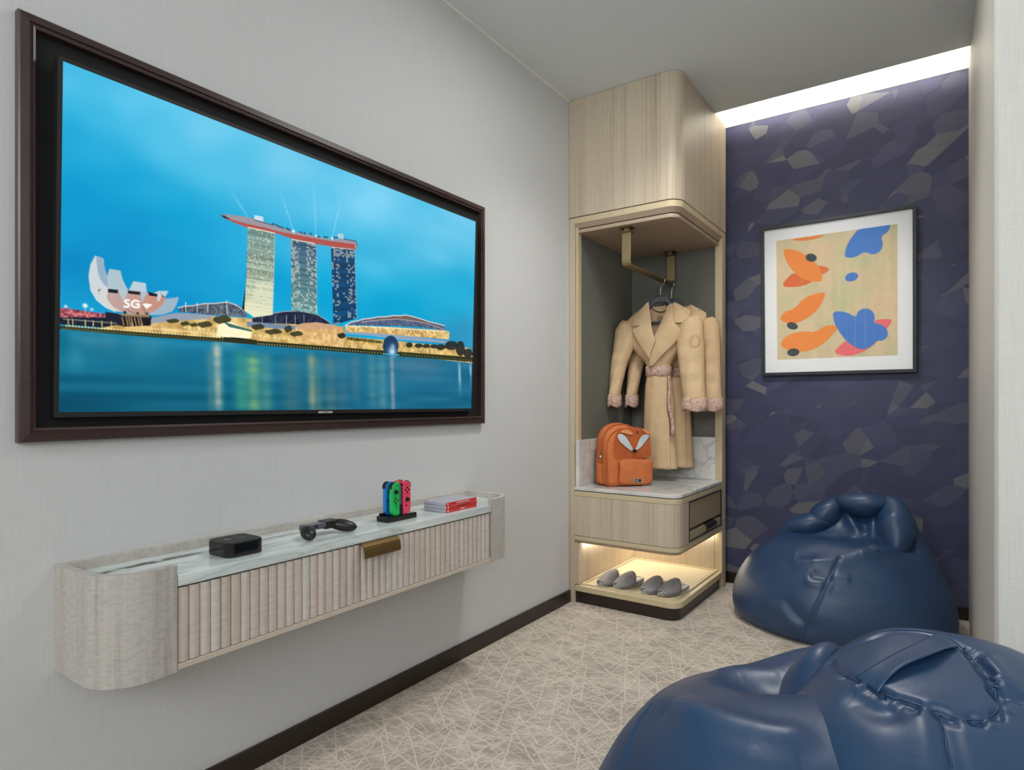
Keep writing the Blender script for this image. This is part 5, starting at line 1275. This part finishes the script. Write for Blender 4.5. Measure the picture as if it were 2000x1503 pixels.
# ------------------------------------------------------------------ bean bags
def bag_mesh(center, R, H, prof, shape_fn, na=420, nt=260):
    """closed sack: rings from the crown (t=0) to the floor centre (t=1)"""
    a = np.linspace(0, 2 * math.pi, na, endpoint=False); t = np.linspace(0, 1, nt)
    pr = np.array(prof, float); s = np.r_[0, np.cumsum(np.hypot(*np.diff(pr, axis=0).T))]; s /= s[-1]
    # smooth resample of the profile
    tt = np.linspace(0, 1, 400); rr = np.interp(tt, s, pr[:, 0]); zz = np.interp(tt, s, pr[:, 1])
    k = np.exp(-np.linspace(-2.4, 2.4, 41) ** 2); k /= k.sum()
    def smo(v):
        e = np.r_[2 * v[0] - v[1:21][::-1], v, 2 * v[-1] - v[-21:-1][::-1]]; return np.convolve(e, k, 'valid')
    rr, zz = smo(rr), smo(zz); rr[0] = 0; rr = np.maximum(rr, 0)
    r = np.interp(t, tt, rr); z = np.interp(t, tt, zz)
    A_, T_ = np.meshgrid(a, t); Rg, Zg = r[:, None] + 0 * A_, z[:, None] + 0 * A_
    P = np.stack([Rg * R * np.cos(A_), Rg * R * np.sin(A_), Zg * H], -1)
    P = shape_fn(P, A_, T_)
    P[..., 2] = np.maximum(P[..., 2], 0.0)
    return P + np.array([center[0], center[1], 0.0])
def normals(P):
    du = np.roll(P, -1, 1) - np.roll(P, 1, 1); dv = np.gradient(P, axis=0)
    n = np.cross(dv, du); n /= np.linalg.norm(n, axis=-1, keepdims=True) + 1e-9; return n
def surf_pts(P, N, pts):
    """where lines of sight through given photo points meet the surface"""
    dp_ = []
    for (x0, y0), (x1, y1) in zip(pts[:-1], pts[1:]):
        m_ = max(1, int(math.hypot(x1 - x0, y1 - y0) / 9)); dp_ += [(x0 + (x1 - x0) * k / m_, y0 + (y1 - y0) * k / m_) for k in range(m_)]
    pts = dp_ + [pts[-1]]
    q, z = proj(P.reshape(-1, 3)); face = ((CAM - P.reshape(-1, 3)) * N.reshape(-1, 3)).sum(-1) > 0
    out = []
    for x, y in pts:
        d = np.hypot(q[:, 0] - x, q[:, 1] - y); d = np.where(face, d, 1e9); m = d.min()
        near = d < m + 6; i = np.where(near)[0]; i = i[np.argmin(z[i] + d[i] * .002)]; out.append(P.reshape(-1, 3)[i])
    return np.array(out)
def dens(L, n=None):
    L = np.array(L)
    for _ in range(8):
        if len(L) > 4: L[1:-1] = (L[:-2] + 2 * L[1:-1] + L[2:]) / 4
    s = np.r_[0, np.cumsum(np.linalg.norm(np.diff(L, axis=0), axis=1))]
    n = n or max(30, int(s[-1] / .0045)); u = np.linspace(0, s[-1], n)
    C = np.stack([np.interp(u, s, L[:, i]) for i in range(3)], 1)
    for _ in range(3): C[1:-1] = (C[:-2] + 2 * C[1:-1] + C[2:]) / 4
    return C, u / s[-1]
def fold(P, pts, amp, sig, taper=True, ends=(0, 0), side=0.0, direction=None):
    """raise (amp>0) or crease (amp<0) the skin along a line of photo points"""
    N = normals(P); L, u = dens(surf_pts(P, N, pts)); F = P.reshape(-1, 3)
    lo, hi = L.min(0) - 4 * sig, L.max(0) + 4 * sig; idx = np.where(((F > lo) & (F < hi)).all(1))[0]
    if len(idx) == 0: return P
    Q = F[idx]; D = np.linalg.norm(Q[:, None] - L[None], axis=-1); j = D.argmin(1); d = D[np.arange(len(j)), j]
    w_ = np.exp(-(d / sig) ** 2)
    if taper: w_ = w_ * np.clip(np.minimum((u[j] + ends[0]) / .25, (1 - u[j] + ends[1]) / .25), 0, 1) ** .7
    dr = N.reshape(-1, 3)[idx] if direction is None else np.asarray(direction, float)
    F[idx] = Q + dr * (amp * w_)[:, None]; return F.reshape(P.shape)
def step(P, pts, amp, wide, sharp=.006, flip=1):
    """a pleat: skin steps up sharply across the line then fades over `wide` on one side"""
    N = normals(P); L, u = dens(surf_pts(P, N, pts)); F = P.reshape(-1, 3); Nf = N.reshape(-1, 3)
    lo, hi = L.min(0) - 3 * wide, L.max(0) + 3 * wide; idx = np.where(((F > lo) & (F < hi)).all(1))[0]
    Q = F[idx]; D = np.linalg.norm(Q[:, None] - L[None], axis=-1); j = D.argmin(1); d = D[np.arange(len(j)), j]
    T = np.gradient(L, axis=0); T /= np.linalg.norm(T, axis=1, keepdims=True) + 1e-9
    sgn = (np.cross(Nf[idx], T[j]) * (Q - L[j])).sum(1) * flip; sd = np.sign(sgn) * d
    prof_ = np.where(sd > -sharp, np.clip((sd + sharp) / sharp, 0, 1) * np.exp(-(np.maximum(sd, 0) / wide) ** 1.6), 0)
    w_ = prof_ * np.clip(np.minimum(u[j] / .2, (1 - u[j]) / .2), 0, 1) ** .7
    F[idx] = Q + Nf[idx] * (amp * w_)[:, None]; return F.reshape(P.shape)
def gauss(P, c, sig, vec):
    d2 = (((P - np.asarray(c)) / np.asarray(sig)) ** 2).sum(-1); return P + np.exp(-d2)[..., None] * np.asarray(vec, float)
def bag_obj(P, name, mat, parent):
    h, w, _ = P.shape; ii = np.arange(h * w).reshape(h, w); j = np.roll(ii, -1, 1)
    q = np.stack([ii[:-1], ii[1:], j[1:], j[:-1]], -1).reshape(-1)
    me = bpy.data.meshes.new(name); me.vertices.add(h * w); me.vertices.foreach_set('co', (P - np.array(parent.location)).reshape(-1).astype(np.float32))
    nf = len(q) // 4; me.loops.add(nf * 4); me.loops.foreach_set('vertex_index', q.astype(np.int32)); me.polygons.add(nf)
    me.polygons.foreach_set('loop_start', np.arange(0, nf * 4, 4, dtype=np.int32)); me.update(calc_edges=True)
    me.polygons.foreach_set('use_smooth', [True] * nf); me.materials.append(mat)
    bm = bmesh.new(); bm.from_mesh(me); bmesh.ops.remove_doubles(bm, verts=bm.verts, dist=1e-5); bmesh.ops.recalc_face_normals(bm, faces=bm.faces); bm.to_mesh(me); bm.free()
    o = bpy.data.objects.new(name, me); COL.objects.link(o); o.parent = parent; return o
def cat(P, n):
    """smooth curve through control rows"""
    P = np.asarray(P, float); m = len(P); E = np.vstack([2 * P[0] - P[1], P, 2 * P[-1] - P[-2]]); out = []
    for t in np.linspace(0, m - 1 - 1e-9, n):
        i = int(t); f = t - i; p0, p1, p2, p3 = E[i], E[i + 1], E[i + 2], E[i + 3]
        out.append(.5 * (2 * p1 + (p2 - p0) * f + (2 * p0 - 5 * p1 + 4 * p2 - p3) * f * f + (3 * p1 - p0 - 3 * p2 + p3) * f ** 3))
    return np.array(out)
def lobe(rows, normal, n=70, m=64, seed=0, wr=.003):
    """stuffed bulge: rows of (x, y, z, half width, half thickness) along its spine; `normal` is the thickness direction"""
    R_ = cat(rows, n); C = R_[:, :3]; T = np.gradient(C, axis=0); T /= np.linalg.norm(T, axis=1, keepdims=True); nr = np.asarray(normal, float); rings = []
    for k in range(n):
        b_ = np.cross(T[k], nr); b_ /= np.linalg.norm(b_); c_ = np.cross(b_, T[k]); u = k / (n - 1)
        env = math.sin(math.pi * min(max(u, .0001), .9999)) ** .28
        ring = []
        for q in np.linspace(0, 2 * math.pi, m, endpoint=False):
            w_ = wr * math.sin(3 * q + 9 * u + seed) * math.sin(5 * u + seed) 
            ring.append(C[k] + b_ * (abs(R_[k, 3]) * env + w_) * math.cos(q) + c_ * (abs(R_[k, 4]) * env + w_) * math.sin(q))
        rings.append(ring)
    return MB().loft(rings, True, True)
def join_lobes(obj_, lobes):
    me = obj_.data; bm = bmesh.new(); bm.from_mesh(me); off = np.array(obj_.parent.location)
    for L in lobes:
        vs = [bm.verts.new(tuple(np.array(v) - off)) for v in L.v]
        fs = [bm.faces.new([vs[i] for i in f]) for f in L.f]
        bmesh.ops.recalc_face_normals(bm, faces=fs)
        for f in fs: f.smooth = True
    bm.to_mesh(me); bm.free()
PROF = [(0, 1.0), (.18, .995), (.36, .965), (.54, .90), (.70, .79), (.84, .63), (.94, .46), (.99, .30), (1.0, .19), (.985, .09), (.94, .02), (.86, 0.0), (.5, 0), (.25, 0), (0, 0)]

# --- far bag, by the blue wall
C2 = (1.160, 3.13)
def sh2(P, A_, T_):
    x, y, z = P[..., 0], P[..., 1], P[..., 2]; up = sm(z / .25)
    z = z + up * .13 * sm((y + .10) / .34) * np.exp(-((x - .12) / .36) ** 2)         # back rises
    z = z - up * .05 * np.exp(-(((x + .02) / .20) ** 2 + ((y + .02) / .13) ** 2))   # seat hollow
    z = z - up * .05 * sm((-x - .05) / .3) * sm((y + .1) / .3)
    P = np.stack([x, y, z], -1); r = 1 + .018 * np.sin(3 * A_ + .6) + .012 * np.sin(7 * A_ + 1.1)
    P[..., 0] *= r; P[..., 1] *= r; return P
P = bag_mesh(C2, .450, .44, PROF, sh2); P[..., 0] -= .006; dy_ = P[..., 1] - 3.13; P[..., 1] = 3.13 + dy_ * np.where(dy_ < 0, .74, .86)
Q2 = lambda *p: [(1420 + x / 4.348, 950 + y / 4.348) for x, y in p]
P = gauss(P, (1.27, 3.30, .50), (.20, .10, .14), (0, -.02, .045))
P = fold(P, Q2((1000, 200), (1060, 300), (1120, 400)), .022, .022, ends=(.5, 0)); P = gauss(P, (1.47, 3.22, .44), (.12, .14, .12), (.02, 0, .035)); P = fold(P, Q2((1250, 200), (1235, 380), (1225, 530)), .022, .020, ends=(.5, 0))
P = fold(P, Q2((1540, 240), (1560, 420), (1570, 560)), -.020, .022)
P = fold(P, Q2((600, 620), (800, 620), (960, 590), (1150, 550), (1330, 530), (1420, 512)), .022, .034, ends=(.1, .1))   # seat rim
P = fold(P, Q2((560, 560), (800, 560), (1000, 545), (1140, 520)), -.014, .034)
P = fold(P, Q2((960, 590), (900, 700), (860, 800), (790, 930), (740, 1040), (700, 1160), (655, 1260)), -.006, .007, taper=False)   # seam
P = fold(P, Q2((690, 745), (780, 750), (860, 785)), -.008, .020, ends=(0, .6)); P = fold(P, Q2((640, 800), (760, 815), (850, 835)), .007, .022, ends=(0, .6))
P = fold(P, Q2((880, 760), (1000, 770), (1060, 790)), .005, .022, ends=(.6, 0)); P = fold(P, Q2((850, 840), (930, 890)), -.005, .018, ends=(.6, 0))
P = fold(P, Q2((470, 950), (540, 1060), (620, 1140), (690, 1190)), -.010, .028, ends=(0, .2)); P = fold(P, Q2((400, 960), (470, 1080), (560, 1170), (640, 1220)), .008, .034)
P = fold(P, Q2((280, 980), (330, 1080), (400, 1180)), -.006, .020)
P = fold(P, Q2((1560, 310), (1640, 350), (1720, 400)), -.006, .008)
bb = thing('bean_bag', (C2[0], C2[1], 0.0), 'far navy faux-leather bean bag slumped against the blue wall', 'bean bag', 'navy bean bags')
cov2 = bag_obj(P, 'cover', M['leather'], bb)
def at2(x, y, Y): p, = Q2((x, y)); return hit(p[0], p[1], 1, Y)
def rows2(L): return [tuple(at2(x, y, Y)) + (w_, t_) for x, y, Y, w_, t_ in L]
VW = (.15, -.85, .5)
join_lobes(cov2, [
    lobe(rows2([(930, 130, 3.22, .030, .034), (1010, 138, 3.19, .046, .056), (1160, 155, 3.18, .052, .064), (1290, 150, 3.19, .046, .056), (1380, 130, 3.22, .030, .034)]), VW, seed=1),
    lobe(rows2([(1300, 130, 3.24, .030, .04), (1385, 175, 3.21, .056, .070), (1425, 290, 3.18, .074, .090), (1440, 420, 3.14, .076, .090), (1440, 600, 3.08, .060, .07)]), VW, seed=2),
    lobe(rows2([(1010, 80, 3.26, .020, .03), (930, 160, 3.22, .050, .060), (850, 225, 3.20, .060, .066), (770, 290, 3.19, .056, .06), (680, 380, 3.17, .03, .03)]), VW, seed=3),
    lobe(rows2([(900, 300, 3.17, .026, .026), (800, 312, 3.17, .046, .058), (690, 330, 3.17, .056, .066), (560, 365, 3.17, .050, .056), (420, 420, 3.16, .024, .03)]), VW, seed=4),
])
def seam_cord(P, pts, name, parent, rad=.0014, mat='leather', lift=.0006):
    N = normals(P); F = P.reshape(-1, 3); L, u = dens(surf_pts(P, N, pts))
    out = []
    for p in L:
        i = np.argmin(((F - p) ** 2).sum(1)); out.append(F[i] + N.reshape(-1, 3)[i] * lift)
    out = np.array(out)
    for _ in range(4): out[1:-1] = (out[:-2] + 2 * out[1:-1] + out[2:]) / 4
    return MB().tube(out, rad, 6).make(name, M[mat], parent, smooth=True)

# --- near bag, in front of the camera
C1 = (1.392, 1.255)
def sh1(P, A_, T_):
    x, y, z = P[..., 0], P[..., 1], P[..., 2]; up = sm(z / .25)
    z = z + up * .02 * sm((x + .02) / .16) * np.exp(-(np.maximum(np.abs(x - .22) - .10, 0) / .13) ** 2) * np.exp(-((y - .03) / .24) ** 2)
    z = z - up * .115 * np.exp(-(((x + .11) / .13) ** 2 + ((y - .10) / .15) ** 2))
    z = z + up * .055 * np.exp(-(((x + .05) / .20) ** 2 + ((y - .34) / .12) ** 2))
    P = np.stack([x, y, z], -1); r = 1 + .012 * np.sin(3 * A_ + 2.0) + .008 * np.sin(8 * A_)
    P[..., 0] *= r; P[..., 1] *= r; return P
P1 = bag_mesh(C1, .460, .515, PROF, sh1)
Q1 = lambda *p: [(1180 + x / 2.439, 1200 + y / 2.439) for x, y in p]
near = thing('bean_bag', (C1[0], C1[1], 0.0), 'near navy faux-leather bean bag with a top panel and carry strap', 'bean bag', 'navy bean bags')
P1 = gauss(P1, (1.33, 1.03, .32), (.15, .13, .15), (.01, -.020, .030))
P1 = fold(P1, Q1((560, 205), (640, 250), (760, 285), (900, 305)), .010, .036)
P1 = fold(P1, Q1((240, 385), (400, 440), (560, 510), (720, 545), (890, 580)), .012, .026, ends=(0, .3))
P1 = fold(P1, Q1((300, 440), (480, 560), (600, 680), (760, 720), (940, 700)), .012, .045)
P1 = fold(P1, Q1((240, 390), (180, 450), (120, 560), (100, 640), (80, 739)), -.007, .007, ends=(0, .3))
cap = Q1((1030, 150), (1150, 140), (1330, 75), (1440, 48), (1560, 66), (1690, 130), (1790, 240), (1860, 340), (1898, 440), (1870, 490), (1790, 508), (1680, 490), (1560, 450), (1440, 415), (1310, 378), (1200, 310), (1100, 262))
cov1 = bag_obj(P1, 'cover', M['leather'], near)
# --- extras
def at1(x, y, z): p, = Q1((x, y)); return hit(p[0], p[1], 2, z)
# back-rest lobe whose left flank drops into the deep fold, with the flat top panel on it
LC = np.array([1.570, 1.215, .255]); LR = np.array([.292, .325, .357])
def lobe_surface(n=300, m=220):
    a = np.linspace(0, 2 * math.pi, n, endpoint=False); t = np.linspace(0, math.pi, m); A_, T_ = np.meshgrid(a, t)
    sx = lambda v, e: np.sign(v) * np.abs(v) ** e
    st = np.sin(T_) ** .80; x = sx(np.cos(A_), .85) * st; y = sx(np.sin(A_), .9) * st; z = sx(np.cos(T_), .75)
    Q = np.stack([x, y, z], -1) * LR
    Q[..., 2] -= .055 * (1 - sm((Q[..., 1] + .25) / .45)) * (z > 0)      # top panel falls towards the front
    Q[..., 2] -= .040 * sm((np.abs(Q[..., 0]) - .08) / .2) * (z > 0)
    r = 1 + .010 * np.sin(4 * A_ + 1) * np.sin(T_) ** 2; Q[..., 0] *= r; Q[..., 1] *= r
    return Q + LC
B1 = lobe_surface()
B1 = fold(B1, Q1((1180, 340), (1260, 440), (1340, 460), (1440, 400)), -.012, .026)
B1 = fold(B1, Q1((1600, 480), (1630, 560), (1650, 740)), -.012, .014, ends=(.3, .3)); B1 = fold(B1, Q1((1560, 480), (1570, 600), (1590, 740)), .008, .030, ends=(.3, .3))
B1 = fold(B1, Q1((1865, 350), (1930, 362), (1990, 390)), -.010, .012, ends=(.3, .2))
B1 = fold(B1, Q1((1745, 150), (1800, 230), (1860, 330)), -.010, .014); B1 = fold(B1, Q1((1800, 190), (1870, 270), (1890, 330)), .008, .016)
B1 = fold(B1, cap + [cap[0]], -.008, .0075, taper=False)
for k, (x, y) in enumerate([(1150, 290), (1235, 335), (1330, 385), (1400, 405), (1480, 428), (1540, 450), (1640, 485), (1700, 496), (1760, 506), (1820, 503), (1870, 485), (1895, 440), (1875, 380), (1845, 310), (1815, 270)]):
    cx, cy = 1500, 250; dx, dy = x - cx, y - cy; L_ = math.hypot(dx, dy); dx, dy = dx / L_, dy / L_; e = 34 + 22 * math.sin(k * 2.3)
    B1 = fold(B1, Q1((x + dx * 4, y + dy * 4), (x + dx * e, y + dy * e + 6)), (-.0045, .004)[k % 2], .007, ends=(.6, 0))
lb = MB().loft([list(map(tuple, r_)) for r_ in B1], True, True)
V3 = (.3, -.6, .75)
def rows1(L): return [tuple(at1(x, y, z)) + (w_, t_) for x, y, z, w_, t_ in L]
join_lobes(cov1, [lb,
    lobe(rows1([(1085, 150, .52, .03, .04), (1020, 250, .49, .040, .06), (975, 380, .44, .050, .07), (935, 520, .38, .050, .07), (900, 700, .28, .04, .05)]), V3, seed=2, wr=.002)])
def on(P, pts, n=60):
    return surf_pts(P, normals(P), pts)
seam_cord(B1, cap[2:] + [cap[0]], 'panel_seam', near)
seam_cord(B1, Q1((1605, 480), (1630, 560), (1650, 730)), 'side_seam', near)
seam_cord(P, Q2((960, 590), (900, 700), (860, 800), (790, 930), (740, 1040), (700, 1160), (655, 1260)), 'side_seam', bb)
def ribbon(P, left, right, name, parent):
    N = normals(P); F = P.reshape(-1, 3); Nf = N.reshape(-1, 3); Lc, u = dens(surf_pts(P, N, left), 40); Rc, _ = dens(surf_pts(P, N, right), 40)
    rows = []
    for k in range(40):
        row = []; i = np.argmin(((F - (Lc[k] + Rc[k]) / 2) ** 2).sum(1)); n_ = Nf[i]; e = math.sin(math.pi * u[k])
        for j, v in enumerate(np.linspace(0, 1, 9)): row.append(Lc[k] * (1 - v) + Rc[k] * v + n_ * (.003 + .010 * e * v ** 1.5 + .002 * e))
        rows.append(row)
    o = MB().loft(rows, False, False).make(name, M['leather'], parent, smooth=True); m_ = o.modifiers.new('thickness', 'SOLIDIFY'); m_.thickness = .003; m_.offset = 1
    return o
ribbon(B1, Q1((1205, 305), (1310, 240), (1420, 185), (1520, 135), (1600, 92)), Q1((1312, 375), (1370, 310), (1440, 268), (1560, 235), (1640, 175), (1692, 150)), 'carry_strap', near)
bpy.context.view_layer.update()
